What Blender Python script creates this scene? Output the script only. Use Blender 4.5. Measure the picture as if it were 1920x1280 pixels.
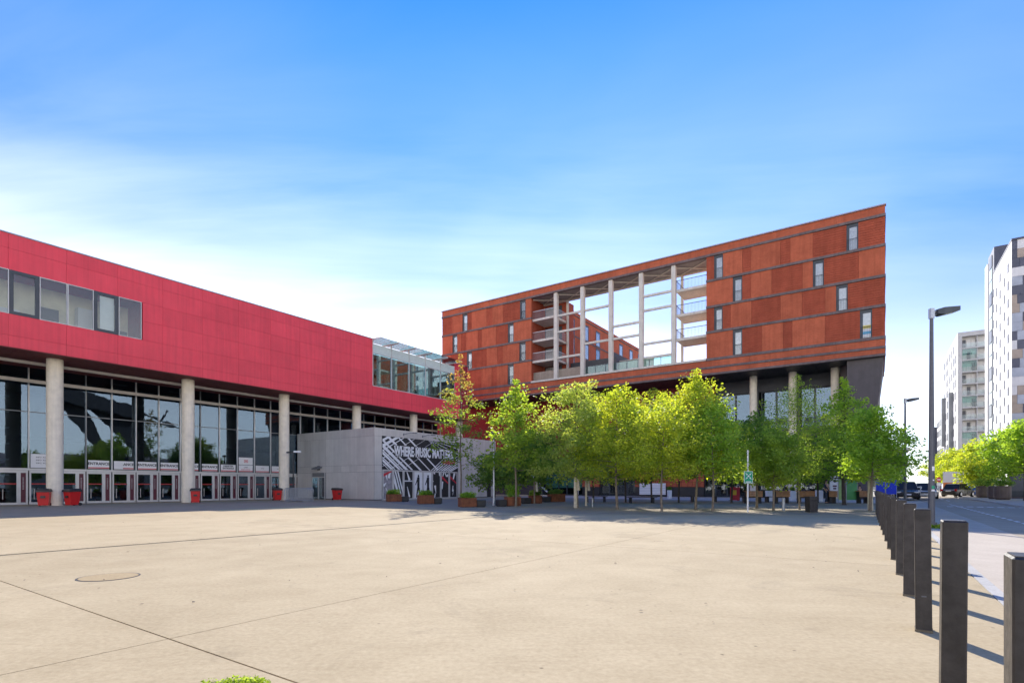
import bpy, bmesh, math, random
import numpy as np
from mathutils import Vector, Matrix

for o in list(bpy.data.objects):
    bpy.data.objects.remove(o)
SC = bpy.context.scene
COL = SC.collection
R = math.radians
random.seed(7)

# ------------------------------------------------------------------ camera
F, CAMZ, V0 = 1007.0, 1.25, 910.6            # focal length in photo pixels, eye height, horizon row
cam = bpy.data.cameras.new('camera')
cam.sensor_width = 36.0
cam.lens = F / 1920 * 36
cam.shift_y = (V0 - 640) / 1920
cam.clip_start, cam.clip_end = 0.05, 6000
camo = bpy.data.objects.new('camera', cam)
COL.objects.link(camo)
camo.location = (0, 0, CAMZ)
camo.rotation_euler = (R(90), 0, 0)
SC.camera = camo

# ------------------------------------------------------------------ light
SUN_AZ, SUN_EL = math.atan2(.05, .999), R(31)
sun = bpy.data.lights.new('sun', 'SUN')
sun.energy = 2.0
sun.angle = R(.55)
sun.color = (1.0, .95, .87)
suno = bpy.data.objects.new('sun', sun)
COL.objects.link(suno)
sd = Vector((math.sin(SUN_AZ) * math.cos(SUN_EL), math.cos(SUN_AZ) * math.cos(SUN_EL), math.sin(SUN_EL)))
suno.rotation_euler = (-sd).to_track_quat('-Z', 'Y').to_euler()
suno.location = (0, 0, 60)

w = bpy.data.worlds.new('World')
SC.world = w
w.use_nodes = True
nt = w.node_tree
nt.nodes.clear()
def N(tree, kind, **kw):
    n = tree.nodes.new(kind)
    for k, v in kw.items():
        if k.startswith('i_'):
            n.inputs[k[2:].replace('_', ' ')].default_value = v
        elif isinstance(k, str):
            setattr(n, k, v)
    return n
def math_node(tree, op, a=None, b=None, clamp=False):
    n = tree.nodes.new('ShaderNodeMath')
    n.operation = op
    n.use_clamp = clamp
    for i, x in enumerate((a, b)):
        if x is None: continue
        if isinstance(x, (int, float)): n.inputs[i].default_value = x
        else: tree.links.new(x, n.inputs[i])
    return n.outputs[0]
def ramp(tree, fac, stops, interp='LINEAR'):
    n = tree.nodes.new('ShaderNodeValToRGB')
    n.color_ramp.interpolation = interp
    el = n.color_ramp.elements
    while len(el) > 1: el.remove(el[-1])
    el[0].position, el[0].color = stops[0][0], (*stops[0][1], 1) if len(stops[0][1]) == 3 else stops[0][1]
    for p, c in stops[1:]:
        e = el.new(p); e.color = (*c, 1) if len(c) == 3 else c
    if fac is not None: tree.links.new(fac, n.inputs[0])
    return n.outputs[0]
def mixc(tree, fac, a, b, mode='MIX'):
    n = tree.nodes.new('ShaderNodeMix')
    n.data_type = 'RGBA'; n.blend_type = mode
    for sock, x in ((n.inputs[0], fac), (n.inputs[6], a), (n.inputs[7], b)):
        if isinstance(x, (int, float)): sock.default_value = x
        elif isinstance(x, tuple): sock.default_value = (*x[:3], 1)
        else: tree.links.new(x, sock)
    return n.outputs[2]

sky = N(nt, 'ShaderNodeTexSky', sky_type='NISHITA', sun_disc=False, sun_elevation=SUN_EL, sun_rotation=SUN_AZ,
        air_density=1.0, dust_density=0.0, ozone_density=3.0, altitude=0)
tc = N(nt, 'ShaderNodeTexCoord')
sep = N(nt, 'ShaderNodeSeparateXYZ')
nt.links.new(tc.outputs['Generated'], sep.inputs[0])
zz = math_node(nt, 'MAXIMUM', sep.outputs[2], 0.0)
den = math_node(nt, 'ADD', zz, 0.22)
cx = math_node(nt, 'DIVIDE', sep.outputs[0], den)
cy = math_node(nt, 'DIVIDE', sep.outputs[1], den)
comb = N(nt, 'ShaderNodeCombineXYZ')
nt.links.new(cx, comb.inputs[0]); nt.links.new(cy, comb.inputs[1])
def cloud_noise(scale, loc, sx, sy, rot=0.0, detail=6, rough=.55, dist=.4):
    mp = N(nt, 'ShaderNodeMapping')
    mp.inputs['Location'].default_value = loc
    mp.inputs['Rotation'].default_value = (0, 0, rot)
    mp.inputs['Scale'].default_value = (sx, sy, 1)
    nt.links.new(comb.outputs[0], mp.inputs[0])
    n = N(nt, 'ShaderNodeTexNoise')
    n.inputs['Scale'].default_value = scale
    n.inputs['Detail'].default_value = detail
    n.inputs['Roughness'].default_value = rough
    n.inputs['Distortion'].default_value = dist
    nt.links.new(mp.outputs[0], n.inputs['Vector'])
    return n.outputs[0]
SKY_BIG = cloud_noise(.55, (1.7, .35, 0), 1.0, .8, .3, 4, .5, .3)
SKY_WISP = cloud_noise(1.1, (3.1, 8.2, 0), .55, 2.0, .35, 7, .58, .7)
# a clear deep blue above, whiter air and thin cloud towards the horizon
# banks of thin cloud lie low all round, with a clearer gap to the front right as in the photograph
gap = nt.nodes.new('ShaderNodeVectorMath'); gap.operation = 'DOT_PRODUCT'
nt.links.new(tc.outputs['Generated'], gap.inputs[0]); gap.inputs[1].default_value = (.80, .60, .05)
side = ramp(nt, gap.outputs['Value'], [(.66, (1, 1, 1)), (.84, (.74,) * 3), (.95, (.40,) * 3), (1, (.33,) * 3)])
zsh = math_node(nt, 'ADD', zz, math_node(nt, 'MULTIPLY', sep.outputs[0], .025))
low = ramp(nt, zsh, [(0.0, (.58,) * 3), (.14, (.55,) * 3), (.22, (.34,) * 3), (.29, (.185,) * 3), (.36, (.115,) * 3), (.45, (.062,) * 3), (.56, (.032,) * 3), (.72, (0, 0, 0))])
env = ramp(nt, zsh, [(0.0, (.10,) * 3), (.20, (.30,) * 3), (.30, (.45,) * 3), (.40, (.42,) * 3), (.54, (.17,) * 3), (.68, (.06,) * 3), (1, (.10,) * 3)])
cl = math_node(nt, 'ADD', math_node(nt, 'MULTIPLY', SKY_BIG, 1.0), math_node(nt, 'MULTIPLY', SKY_WISP, .7))
cl = math_node(nt, 'MULTIPLY', math_node(nt, 'SUBTRACT', cl, .90), .55)
cm = math_node(nt, 'MULTIPLY', math_node(nt, 'MAXIMUM', math_node(nt, 'ADD', low, math_node(nt, 'MULTIPLY', cl, env)), 0.0, True), side)
hs = N(nt, 'ShaderNodeHueSaturation')
hs.inputs['Saturation'].default_value = 1.22
hs.inputs['Value'].default_value = 1.0
nt.links.new(sky.outputs[0], hs.inputs['Color'])
fall = ramp(nt, zz, [(0, (.11, .16, .235)), (.25, (.12, .185, .28)), (.44, (.14, .265, .395)), (.62, (.14, .31, .49)), (1, (.14, .31, .49))])
tint = mixc(nt, 1.0, hs.outputs[0], fall, 'MULTIPLY')
skyc = mixc(nt, cm, tint, (9.6, 8.8, 7.8))
bg = N(nt, 'ShaderNodeBackground')
bg.inputs['Strength'].default_value = .145
nt.links.new(skyc, bg.inputs['Color'])
wo = N(nt, 'ShaderNodeOutputWorld')
nt.links.new(bg.outputs[0], wo.inputs[0])

SC.view_settings.view_transform = 'Standard'
SC.view_settings.look = 'None'
SC.view_settings.gamma = 1
SC.view_settings.use_curve_mapping = False
SC.view_settings.exposure = 2.05
SC.render.engine = 'CYCLES'
SC.cycles.max_bounces = 12
SC.cycles.diffuse_bounces = 8
SC.cycles.glossy_bounces = 6
SC.cycles.transmission_bounces = 8
SC.cycles.transparent_max_bounces = 12
SC.cycles.use_denoising = True
SC.cycles.sample_clamp_indirect = 6

# ------------------------------------------------------------------ the place's own grid: s runs along the street, t across the square
TH = R(34.3)
ST, CT = math.sin(TH), math.cos(TH)
PHI = R(90) - TH
def W(s, t, z=0.0): return Vector((s * ST - t * CT, s * CT + t * ST, z))
def to_st(x, y): return (x * ST + y * CT, -x * CT + y * ST)
def ray(u): return (u - 960) / F
def s_at(u, t): r = ray(u); return t * (r * ST + CT) / (ST - r * CT)      # where a sight line meets a plane t = const
def t_at(u, s): r = ray(u); return s * (ST - r * CT) / (r * ST + CT)
def gnd(u, v): Y = F * CAMZ / (v - V0); return Vector((ray(u) * Y, Y, 0))   # measured ground point
def hz(v, Y): return CAMZ + (V0 - v) / F * Y

# ------------------------------------------------------------------ objects
def link(name, data, parent=None, loc=(0, 0, 0), rot=(0, 0, 0)):
    o = bpy.data.objects.new(name, data)
    COL.objects.link(o)
    o.location = loc; o.rotation_euler = rot
    if parent is not None: o.parent = parent
    return o
def tag(o, label=None, cat=None, group=None, kind=None):
    if label: o['label'] = label
    if cat: o['category'] = cat
    if group: o['group'] = group
    if kind: o['kind'] = kind
    return o
def thing(name, label, cat, p, rz=PHI, group=None):
    return tag(link(name, None, None, p, (0, 0, rz)), label, cat, group)
def copy_tree(o, parent=None):
    c = o.copy(); COL.objects.link(c)
    if parent is not None: c.parent = parent
    for ch in [x for x in o.children]: copy_tree(ch, c)
    return c

class MB:
    def __init__(self): self.v, self.f = [], []
    def add(self, vs, fs):
        b = len(self.v); self.v += [tuple(x) for x in vs]; self.f += [tuple(i + b for i in f) for f in fs]; return self
    def box(self, x0, x1, y0, y1, z0, z1):
        return self.add([(x, y, z) for z in (z0, z1) for x, y in ((x0, y0), (x1, y0), (x1, y1), (x0, y1))],
                        [(3, 2, 1, 0), (4, 5, 6, 7), (0, 1, 5, 4), (1, 2, 6, 5), (2, 3, 7, 6), (3, 0, 4, 7)])
    def prism(self, pts, axis, a, b):
        """a polygon drawn in two axes, pushed along the third from a to b"""
        def put(p, d): return (d, p[0], p[1]) if axis == 'x' else (p[0], d, p[1]) if axis == 'y' else (p[0], p[1], d)
        n = len(pts)
        return self.add([put(p, a) for p in pts] + [put(p, b) for p in pts],
                        [tuple(range(n))[::-1], tuple(range(n, 2 * n))] + [(i, (i + 1) % n, n + (i + 1) % n, n + i) for i in range(n)])
    def loft(self, rings, cap=True):
        n = len(rings[0]); vs = [p for r in rings for p in r]; fs = []
        for k in range(len(rings) - 1):
            for i in range(n):
                j = (i + 1) % n
                fs.append((k * n + i, k * n + j, (k + 1) * n + j, (k + 1) * n + i))
        if cap: fs += [tuple(range(n))[::-1], tuple(range((len(rings) - 1) * n, len(rings) * n))]
        return self.add(vs, fs)
    def tube(self, pts, rad, n=8, cap=True):
        pts = [Vector(p) for p in pts]
        if not hasattr(rad, '__len__'): rad = [rad] * len(pts)
        rings = []
        for i, p in enumerate(pts):
            d = (pts[min(i + 1, len(pts) - 1)] - pts[max(i - 1, 0)]).normalized()
            up = Vector((0, 0, 1)) if abs(d.z) < .95 else Vector((1, 0, 0))
            x = d.cross(up).normalized(); y = d.cross(x).normalized()
            rings.append([p + (x * math.cos(q) + y * math.sin(q)) * rad[i] for q in (2 * math.pi * k / n for k in range(n))])
        return self.loft(rings, cap)
    def cyl(self, x, y, z0, z1, r0, r1=None, n=16):
        r1 = r0 if r1 is None else r1
        return self.loft([[(x + r * math.cos(2 * math.pi * k / n), y + r * math.sin(2 * math.pi * k / n), z) for k in range(n)] for z, r in ((z0, r0), (z1, r1))])
    def mesh(self, name, mat, smooth=False, bevel=0):
        m = bpy.data.meshes.new(name)
        m.from_pydata(self.v, [], self.f)
        bm = bmesh.new(); bm.from_mesh(m)
        bmesh.ops.recalc_face_normals(bm, faces=bm.faces)
        if bevel:
            bmesh.ops.bevel(bm, geom=list(bm.edges), offset=bevel, segments=1, affect='EDGES', profile=.5)
        bm.to_mesh(m); bm.free()
        if smooth:
            m.polygons.foreach_set('use_smooth', [True] * len(m.polygons))
            try: m.set_sharp_from_angle(angle=R(40))
            except Exception: pass
        if mat: m.materials.append(mat)
        return m
    def obj(self, name, mat, parent=None, loc=(0, 0, 0), rot=(0, 0, 0), smooth=False, bevel=0):
        return link(name, self.mesh(name, mat, smooth, bevel), parent, loc, rot)

_boxes = {}
def box(name, mat, parent, x0, x1, y0, y1, z0, z1, bevel=0):
    dx, dy, dz = x1 - x0, y1 - y0, z1 - z0
    key = (round(dx, 3), round(dy, 3), round(dz, 3), mat.name, bevel)
    if key not in _boxes:
        _boxes[key] = MB().box(-dx / 2, dx / 2, -dy / 2, dy / 2, -dz / 2, dz / 2).mesh(name, mat, False, bevel)
    return link(name, _boxes[key], parent, ((x0 + x1) / 2, (y0 + y1) / 2, (z0 + z1) / 2))

# ------------------------------------------------------------------ materials
def new_mat(name):
    m = bpy.data.materials.new(name); m.use_nodes = True
    t = m.node_tree; t.nodes.clear()
    out = t.nodes.new('ShaderNodeOutputMaterial')
    return m, t, out
def wpos(t, scale=(1, 1, 1), rot=0.0):
    g = t.nodes.new('ShaderNodeNewGeometry')
    mp = t.nodes.new('ShaderNodeMapping')
    mp.inputs['Scale'].default_value = scale
    mp.inputs['Rotation'].default_value = (0, 0, rot)
    t.links.new(g.outputs['Position'], mp.inputs[0])
    return mp.outputs[0]
def noise(t, vec, scale, detail=4, rough=.55, dist=0):
    n = t.nodes.new('ShaderNodeTexNoise')
    n.inputs['Scale'].default_value = scale; n.inputs['Detail'].default_value = detail
    n.inputs['Roughness'].default_value = rough; n.inputs['Distortion'].default_value = dist
    if vec is not None: t.links.new(vec, n.inputs['Vector'])
    return n.outputs[0]
def mat(name, col, rough=.6, metal=0.0, spec=.5, var=0.0, mott=.12, mscale=1.5, streak=0.0, bump=0.0, bscale=40, emit=0.0):
    """plain painted, metal, stone or plastic surface with mottling, rain streaks, and a small tint per piece"""
    m, t, out = new_mat(name)
    b = t.nodes.new('ShaderNodeBsdfPrincipled')
    b.inputs['Roughness'].default_value = rough; b.inputs['Metallic'].default_value = metal
    b.inputs['Specular IOR Level'].default_value = spec
    c = tuple(col)
    n1 = noise(t, wpos(t), mscale, 5, .6)
    f = ramp(t, n1, [(.3, (1 - mott,) * 3), (.7, (1 + mott,) * 3)])
    cc = mixc(t, 1.0, c, f, 'MULTIPLY')
    if streak:
        n2 = noise(t, wpos(t, (3.0, 3.0, .12)), 1.6, 4, .6)
        f2 = ramp(t, n2, [(.35, (1 - streak,) * 3), (.62, (1, 1, 1))])
        cc = mixc(t, 1.0, cc, f2, 'MULTIPLY')
    if var:
        oi = t.nodes.new('ShaderNodeObjectInfo')
        f3 = ramp(t, oi.outputs['Random'], [(0, (1 - var,) * 3), (1, (1 + var,) * 3)])
        cc = mixc(t, 1.0, cc, f3, 'MULTIPLY')
    t.links.new(cc, b.inputs['Base Color'])
    rr = ramp(t, noise(t, wpos(t), mscale * 3, 4), [(.3, (max(0, rough - .08),) * 3), (.7, (min(1, rough + .08),) * 3)])
    t.links.new(rr, b.inputs['Roughness'])
    if bump:
        bp = t.nodes.new('ShaderNodeBump'); bp.inputs['Strength'].default_value = bump; bp.inputs['Distance'].default_value = .01
        t.links.new(noise(t, wpos(t), bscale, 5, .6), bp.inputs['Height'])
        t.links.new(bp.outputs[0], b.inputs['Normal'])
    if emit:
        b.inputs['Emission Color'].default_value = (*c, 1); b.inputs['Emission Strength'].default_value = emit
    t.links.new(b.outputs[0], out.inputs[0])
    return m
def glass(name, tint=(.8, .86, .84), base=.06, gain=1.0, rough=.012, wobble=.0, refl=(.84, .92, 1)):
    """thin architectural glass: see-through straight on, mirror-like at a slant"""
    m, t, out = new_mat(name)
    tr = t.nodes.new('ShaderNodeBsdfTransparent'); tr.inputs[0].default_value = (*tint, 1)
    gl = t.nodes.new('ShaderNodeBsdfGlossy'); gl.inputs['Roughness'].default_value = rough
    gl.inputs[0].default_value = (*refl, 1)
    fr = t.nodes.new('ShaderNodeFresnel'); fr.inputs[0].default_value = 1.52
    if wobble:
        bp = t.nodes.new('ShaderNodeBump'); bp.inputs['Strength'].default_value = wobble; bp.inputs['Distance'].default_value = .05
        t.links.new(noise(t, wpos(t), .8, 2), bp.inputs['Height'])
        t.links.new(bp.outputs[0], gl.inputs['Normal'])
    fac = math_node(t, 'ADD', math_node(t, 'MULTIPLY', fr.outputs[0], gain), base, True)
    mx = t.nodes.new('ShaderNodeMixShader')
    t.links.new(fac, mx.inputs[0]); t.links.new(tr.outputs[0], mx.inputs[1]); t.links.new(gl.outputs[0], mx.inputs[2])
    t.links.new(mx.outputs[0], out.inputs[0])
    return m
def leaf_mat(name, dark, light, warm=None, trans=.58):
    m, t, out = new_mat(name)
    g = t.nodes.new('ShaderNodeNewGeometry')
    stops = [(0, dark), (.55, tuple((a + b) / 2 for a, b in zip(dark, light))), (1, light)]
    c1 = ramp(t, g.outputs['Random Per Island'], stops)
    n1 = noise(t, wpos(t), 1.3, 3, .6)
    c2 = ramp(t, n1, [(.36, dark), (.64, light)])
    c = mixc(t, .62, c1, c2)
    if warm:
        tcn = t.nodes.new('ShaderNodeTexCoord'); sp = t.nodes.new('ShaderNodeSeparateXYZ')
        t.links.new(tcn.outputs['Generated'], sp.inputs[0])
        n2 = noise(t, wpos(t), .9, 3, .6)
        hh = math_node(t, 'ADD', sp.outputs[2], math_node(t, 'MULTIPLY', math_node(t, 'SUBTRACT', n2, .5), 1.1))
        ff = ramp(t, hh, [(.52, (0, 0, 0)), (.78, (1, 1, 1))])
        c = mixc(t, ff, c, warm)
    d = t.nodes.new('ShaderNodeBsdfPrincipled'); d.inputs['Roughness'].default_value = .55; d.inputs['Specular IOR Level'].default_value = .3
    t.links.new(c, d.inputs['Base Color'])
    tl = t.nodes.new('ShaderNodeBsdfTranslucent')
    ct = mixc(t, 1.0, c, (2.2, 1.85, .8), 'MULTIPLY')
    t.links.new(ct, tl.inputs[0])
    mx = t.nodes.new('ShaderNodeMixShader'); mx.inputs[0].default_value = trans
    t.links.new(d.outputs[0], mx.inputs[1]); t.links.new(tl.outputs[0], mx.inputs[2])
    t.links.new(mx.outputs[0], out.inputs[0])
    return m
def brick_mat(name, c1, c2, course=.067, length=.22):
    """fired clay facing with fine courses; world based so that neighbouring panels run through"""
    m, t, out = new_mat(name)
    b = t.nodes.new('ShaderNodeBsdfPrincipled'); b.inputs['Roughness'].default_value = .85; b.inputs['Specular IOR Level'].default_value = .25
    tco = t.nodes.new('ShaderNodeTexCoord')
    sp = t.nodes.new('ShaderNodeSeparateXYZ'); t.links.new(tco.outputs['Object'], sp.inputs[0])
    cb = t.nodes.new('ShaderNodeCombineXYZ')
    t.links.new(math_node(t, 'ADD', sp.outputs[0], sp.outputs[1]), cb.inputs[0]); t.links.new(sp.outputs[2], cb.inputs[1])
    br = t.nodes.new('ShaderNodeTexBrick')
    br.inputs['Scale'].default_value = 1.0
    br.inputs['Brick Width'].default_value = length; br.inputs['Row Height'].default_value = course
    br.inputs['Mortar Size'].default_value = .007; br.inputs['Mortar Smooth'].default_value = .3; br.inputs['Bias'].default_value = 0
    br.inputs['Color1'].default_value = (*c1, 1); br.inputs['Color2'].default_value = (*c2, 1)
    br.inputs['Mortar'].default_value = (*tuple(x * .62 for x in c1), 1)
    t.links.new(cb.outputs[0], br.inputs['Vector'])
    f = ramp(t, noise(t, wpos(t), .9, 5, .6), [(.3, (.86,) * 3), (.7, (1.13,) * 3)])
    cc = mixc(t, 1.0, br.outputs['Color'], f, 'MULTIPLY')
    n2 = noise(t, wpos(t, (2.5, 2.5, .15)), 1.3, 4, .6)
    cc = mixc(t, 1.0, cc, ramp(t, n2, [(.34, (.85, .84, .84)), (.6, (1, 1, 1))]), 'MULTIPLY')
    oi = t.nodes.new('ShaderNodeObjectInfo')
    cc = mixc(t, 1.0, cc, ramp(t, oi.outputs['Random'], [(0, (.92,) * 3), (1, (1.08,) * 3)]), 'MULTIPLY')
    t.links.new(cc, b.inputs['Base Color'])
    bp = t.nodes.new('ShaderNodeBump'); bp.inputs['Strength'].default_value = .35; bp.inputs['Distance'].default_value = .01
    t.links.new(math_node(t, 'SUBTRACT', 1.0, br.outputs['Fac']), bp.inputs['Height'])
    t.links.new(bp.outputs[0], b.inputs['Normal'])
    t.links.new(b.outputs[0], out.inputs[0])
    return m
def concrete_mat(name, lo, hi, var=.03, speck=.5, rough=.95, bump=.25):
    m, t, out = new_mat(name)
    b = t.nodes.new('ShaderNodeBsdfPrincipled'); b.inputs['Roughness'].default_value = rough; b.inputs['Specular IOR Level'].default_value = .12
    p = wpos(t)
    big = noise(t, p, .16, 6, .62, .6)
    mid = noise(t, p, 1.1, 6, .65, .4)
    fin = noise(t, p, 22, 5, .7)
    brush = noise(t, wpos(t, (1.0, 9.0, 1), -.5), 1.6, 5, .6)
    s = math_node(t, 'ADD', math_node(t, 'MULTIPLY', big, .26), math_node(t, 'MULTIPLY', mid, .26))
    s = math_node(t, 'ADD', s, math_node(t, 'MULTIPLY', fin, .37))
    s = math_node(t, 'ADD', s, math_node(t, 'MULTIPLY', brush, .11))
    c = ramp(t, s, [(.38, lo), (.61, hi)])
    # dark flecks, old gum and small spalls
    vo = t.nodes.new('ShaderNodeTexVoronoi'); vo.inputs['Scale'].default_value = 4.2; t.links.new(p, vo.inputs['Vector'])
    fl = ramp(t, math_node(t, 'ADD', vo.outputs['Distance'], math_node(t, 'MULTIPLY', noise(t, p, 40, 2), .05)), [(.06, (1, 1, 1)), (.10, (0, 0, 0))])
    pick = ramp(t, noise(t, p, .8, 3), [(.42, (0, 0, 0)), (.54, (1, 1, 1))])
    c = mixc(t, math_node(t, 'MULTIPLY', math_node(t, 'MULTIPLY', fl, pick), speck), c, tuple(x * .45 for x in lo))
    pit = ramp(t, noise(t, p, 75, 3, .8), [(.30, (1, 1, 1)), (.37, (0, 0, 0))])
    pm = ramp(t, noise(t, p, .5, 4, .6), [(.46, (0, 0, 0)), (.66, (1, 1, 1))])
    c = mixc(t, math_node(t, 'MULTIPLY', math_node(t, 'MULTIPLY', pit, pm), .8), c, tuple(x * .55 for x in lo))
    # worn stains
    stn = ramp(t, noise(t, p, .55, 5, .7, 1.2), [(.26, (.80, .80, .81)), (.42, (1, 1, 1))])
    c = mixc(t, 1.0, c, stn, 'MULTIPLY')
    if var:
        oi = t.nodes.new('ShaderNodeObjectInfo')
        c = mixc(t, 1.0, c, ramp(t, oi.outputs['Random'], [(0, (1 - var,) * 3), (1, (1 + var,) * 3)]), 'MULTIPLY')
    t.links.new(c, b.inputs['Base Color'])
    bp = t.nodes.new('ShaderNodeBump'); bp.inputs['Strength'].default_value = bump; bp.inputs['Distance'].default_value = .006
    t.links.new(math_node(t, 'ADD', fin, math_node(t, 'MULTIPLY', brush, .3)), bp.inputs['Height'])
    t.links.new(bp.outputs[0], b.inputs['Normal'])
    t.links.new(b.outputs[0], out.inputs[0])
    return m

K = {}
K['slab'] = concrete_mat('plaza concrete', (.365, .282, .166), (.525, .422, .264), speck=.85, bump=.4)
K['joint'] = mat('joint sand', (.16, .13, .085), .95, mott=.3, mscale=9)
K['drain'] = mat('slot drain iron', (.05, .045, .04), .7, mott=.2)
K['cast'] = concrete_mat('cover concrete', (.30, .22, .12), (.46, .35, .20), 0)
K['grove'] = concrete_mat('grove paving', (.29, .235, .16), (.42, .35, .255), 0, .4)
K['pale_pave'] = concrete_mat('pale paving', (.50, .45, .38), (.66, .60, .52), 0, .3)
K['asphalt'] = concrete_mat('asphalt', (.36, .295, .215), (.48, .40, .30), 0, .5)
K['strip'] = concrete_mat('cycle strip paving', (.44, .37, .29), (.56, .485, .39), 0, .3)
K['kerb'] = concrete_mat('kerb stone', (.36, .34, .31), (.52, .50, .46), .06, .3)
K['ground'] = concrete_mat('town ground', (.17, .165, .16), (.26, .25, .24), 0, .3)
K['mark'] = mat('road paint', (.78, .78, .76), .7, mott=.15, mscale=6)
K['red'] = mat('red cladding', (.87, .074, .100), .55, var=.05, mott=.07, mscale=.6, streak=.10, spec=.35)
K['red_body'] = mat('red cladding backing', (.30, .02, .035), .8)
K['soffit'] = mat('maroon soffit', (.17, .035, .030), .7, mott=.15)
K['coping'] = mat('metal coping', (.34, .30, .31), .45, .6)
K['cream'] = mat('column concrete', (.82, .73, .57), .8, mott=.10, mscale=2.5, streak=.12, bump=.15)
K['alu'] = mat('pale aluminium', (.60, .59, .57), .42, .35, mott=.08)
K['alu_dark'] = mat('grey mullion', (.20, .21, .22), .42, .5, mott=.08)
K['anth'] = mat('anthracite frame', (.045, .055, .065), .45, mott=.1)
K['black'] = mat('black steel', (.022, .022, .024), .5, mott=.1)
K['rail'] = mat('pale rail', (.55, .50, .44), .55)
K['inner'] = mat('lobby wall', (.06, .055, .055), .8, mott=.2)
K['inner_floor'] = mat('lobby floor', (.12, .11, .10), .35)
K['cream_room'] = mat('room wall', (.86, .79, .58), .8, mott=.12)
K['glass'] = glass('curtain glass', (.60, .66, .66), .04, 1.2, wobble=.05, refl=(.55, .74, 1.0))
K['glass_clear'] = glass('clear glass', (.88, .91, .89), .03, .75, wobble=.03)
K['glass_green'] = glass('green tinted glass', (.62, .80, .76), .04, .8)
K['frost'] = mat('frosted pale glass', (.62, .72, .68), .25, mott=.06)
K['burgundy'] = mat('burgundy door film', (.10, .015, .03), .4)
K['red_bar'] = mat('red push bar', (.45, .03, .03), .4)
K['white'] = mat('white paint', (.80, .80, .79), .5, mott=.05)
K['ink'] = mat('black print', (.02, .02, .02), .6, mott=0)
K['red_ink'] = mat('red print', (.55, .03, .04), .6, mott=0)
K['metal_panel'] = mat('brushed metal cladding', (.62, .595, .55), .42, .25, var=.06, mott=.06, mscale=1.2, streak=.08)
K['metal_body'] = mat('metal cladding backing', (.09, .09, .095), .8)
K['bin_red'] = mat('red bin plastic', (.55, .012, .012), .42, mott=.08)
K['bin_black'] = mat('dark bin plastic', (.03, .024, .024), .5)
K['rubber'] = mat('rubber', (.02, .02, .02), .9)
K['galv'] = mat('galvanised steel', (.40, .43, .46), .45, .6, mott=.15, mscale=5)
K['brick'] = brick_mat('orange brick', (.50, .125, .060), (.55, .145, .070))
K['brick_rib'] = brick_mat('dark brick rib', (.40, .090, .047), (.44, .103, .054))
K['brick_back'] = mat('brick recess', (.12, .025, .015), .9)
K['band'] = mat('grey concrete band', (.17, .13, .12), .8, mott=.22, mscale=1.2, streak=.25)
K['pale_conc'] = mat('pale frame concrete', (.66, .61, .52), .8, mott=.1, streak=.15)
K['ceil'] = mat('grey soffit boards', (.30, .28, .26), .8, mott=.12)
K['win'] = glass('dwelling glass', (.88, .89, .88), .08, .5, wobble=.04)
K['curtain'] = mat('white curtain', (.86, .84, .82), .9, mott=.14, mscale=5)
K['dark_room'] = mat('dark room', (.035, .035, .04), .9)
K['dark_clad'] = mat('dark cladding', (.10, .085, .085), .6, var=.10, mott=.1, streak=.12)
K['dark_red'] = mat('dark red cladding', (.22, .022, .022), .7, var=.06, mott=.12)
K['tan_brick'] = brick_mat('tan brick', (.36, .29, .22), (.42, .34, .26))
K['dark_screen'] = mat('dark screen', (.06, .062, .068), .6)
K['wood'] = mat('oiled wood', (.44, .22, .095), .6, var=.12, mott=.2, mscale=6, streak=.2)
K['corten'] = mat('weathering steel', (.20, .070, .030), .85, mott=.35, mscale=3.5, streak=.3)
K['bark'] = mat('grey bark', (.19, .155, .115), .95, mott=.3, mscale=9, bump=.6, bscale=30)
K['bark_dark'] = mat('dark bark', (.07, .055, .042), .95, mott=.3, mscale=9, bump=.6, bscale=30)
K['wrap'] = mat('hessian wrap', (.55, .49, .38), .9, mott=.2, mscale=10)
K['bollard'] = mat('dark bollard paint', (.034, .030, .029), .42, mott=.5, mscale=9, spec=.45, streak=.35, bump=.15, bscale=50)
K['lamp'] = mat('lamp post paint', (.085, .09, .105), .42, mott=.12, mscale=4)
K['lens'] = mat('lamp glass', (.55, .55, .52), .2)
K['green_sign'] = mat('green sign enamel', (.0, .30, .15), .4, mott=.04)
K['blue'] = mat('blue banner', (.01, .045, .55), .55, mott=.1)
K['blue_bin'] = mat('blue container paint', (.02, .10, .30), .45)
K['green_banner'] = mat('green banner print', (.10, .36, .12), .6, mott=.25, mscale=1.2)
K['lime_banner'] = mat('lime banner print', (.36, .52, .20), .6, mott=.2, mscale=2)
K['tower_white'] = mat('white render', (.76, .74, .71), .75, mott=.05, streak=.05)
K['tower_dark'] = mat('charcoal panel', (.085, .09, .12), .5, var=.15)
K['tower_grey'] = mat('light grey panel', (.42, .45, .50), .5, var=.08)
K['tower_tan'] = mat('tan panel', (.40, .32, .25), .5, var=.08)
K['tower_win'] = mat('tower window', (.10, .105, .12), .35, spec=.4)
K['grey_render'] = mat('grey render', (.48, .47, .45), .8, mott=.08)
K['skin'] = mat('skin', (.50, .30, .21), .6)
K['jeans'] = mat('blue denim', (.05, .09, .20), .85, mott=.2, mscale=12)
K['navy'] = mat('navy cloth', (.03, .04, .08), .85)
K['charcoal'] = mat('charcoal cloth', (.04, .04, .045), .85)
K['hair'] = mat('dark hair', (.03, .02, .015), .7)
K['orange'] = mat('orange paint', (.75, .22, .06), .5)
K['tyre'] = mat('tyre', (.02, .02, .02), .9)
K['chrome'] = mat('alloy', (.5, .5, .52), .3, .8)
K['car_glass'] = mat('car glass', (.035, .035, .035), .12, spec=.25)
K['tail'] = mat('tail lamp', (.5, .01, .01), .25)
K['lf_mid'] = leaf_mat('mid green leaf', (.11, .215, .038), (.33, .46, .075))
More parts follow.
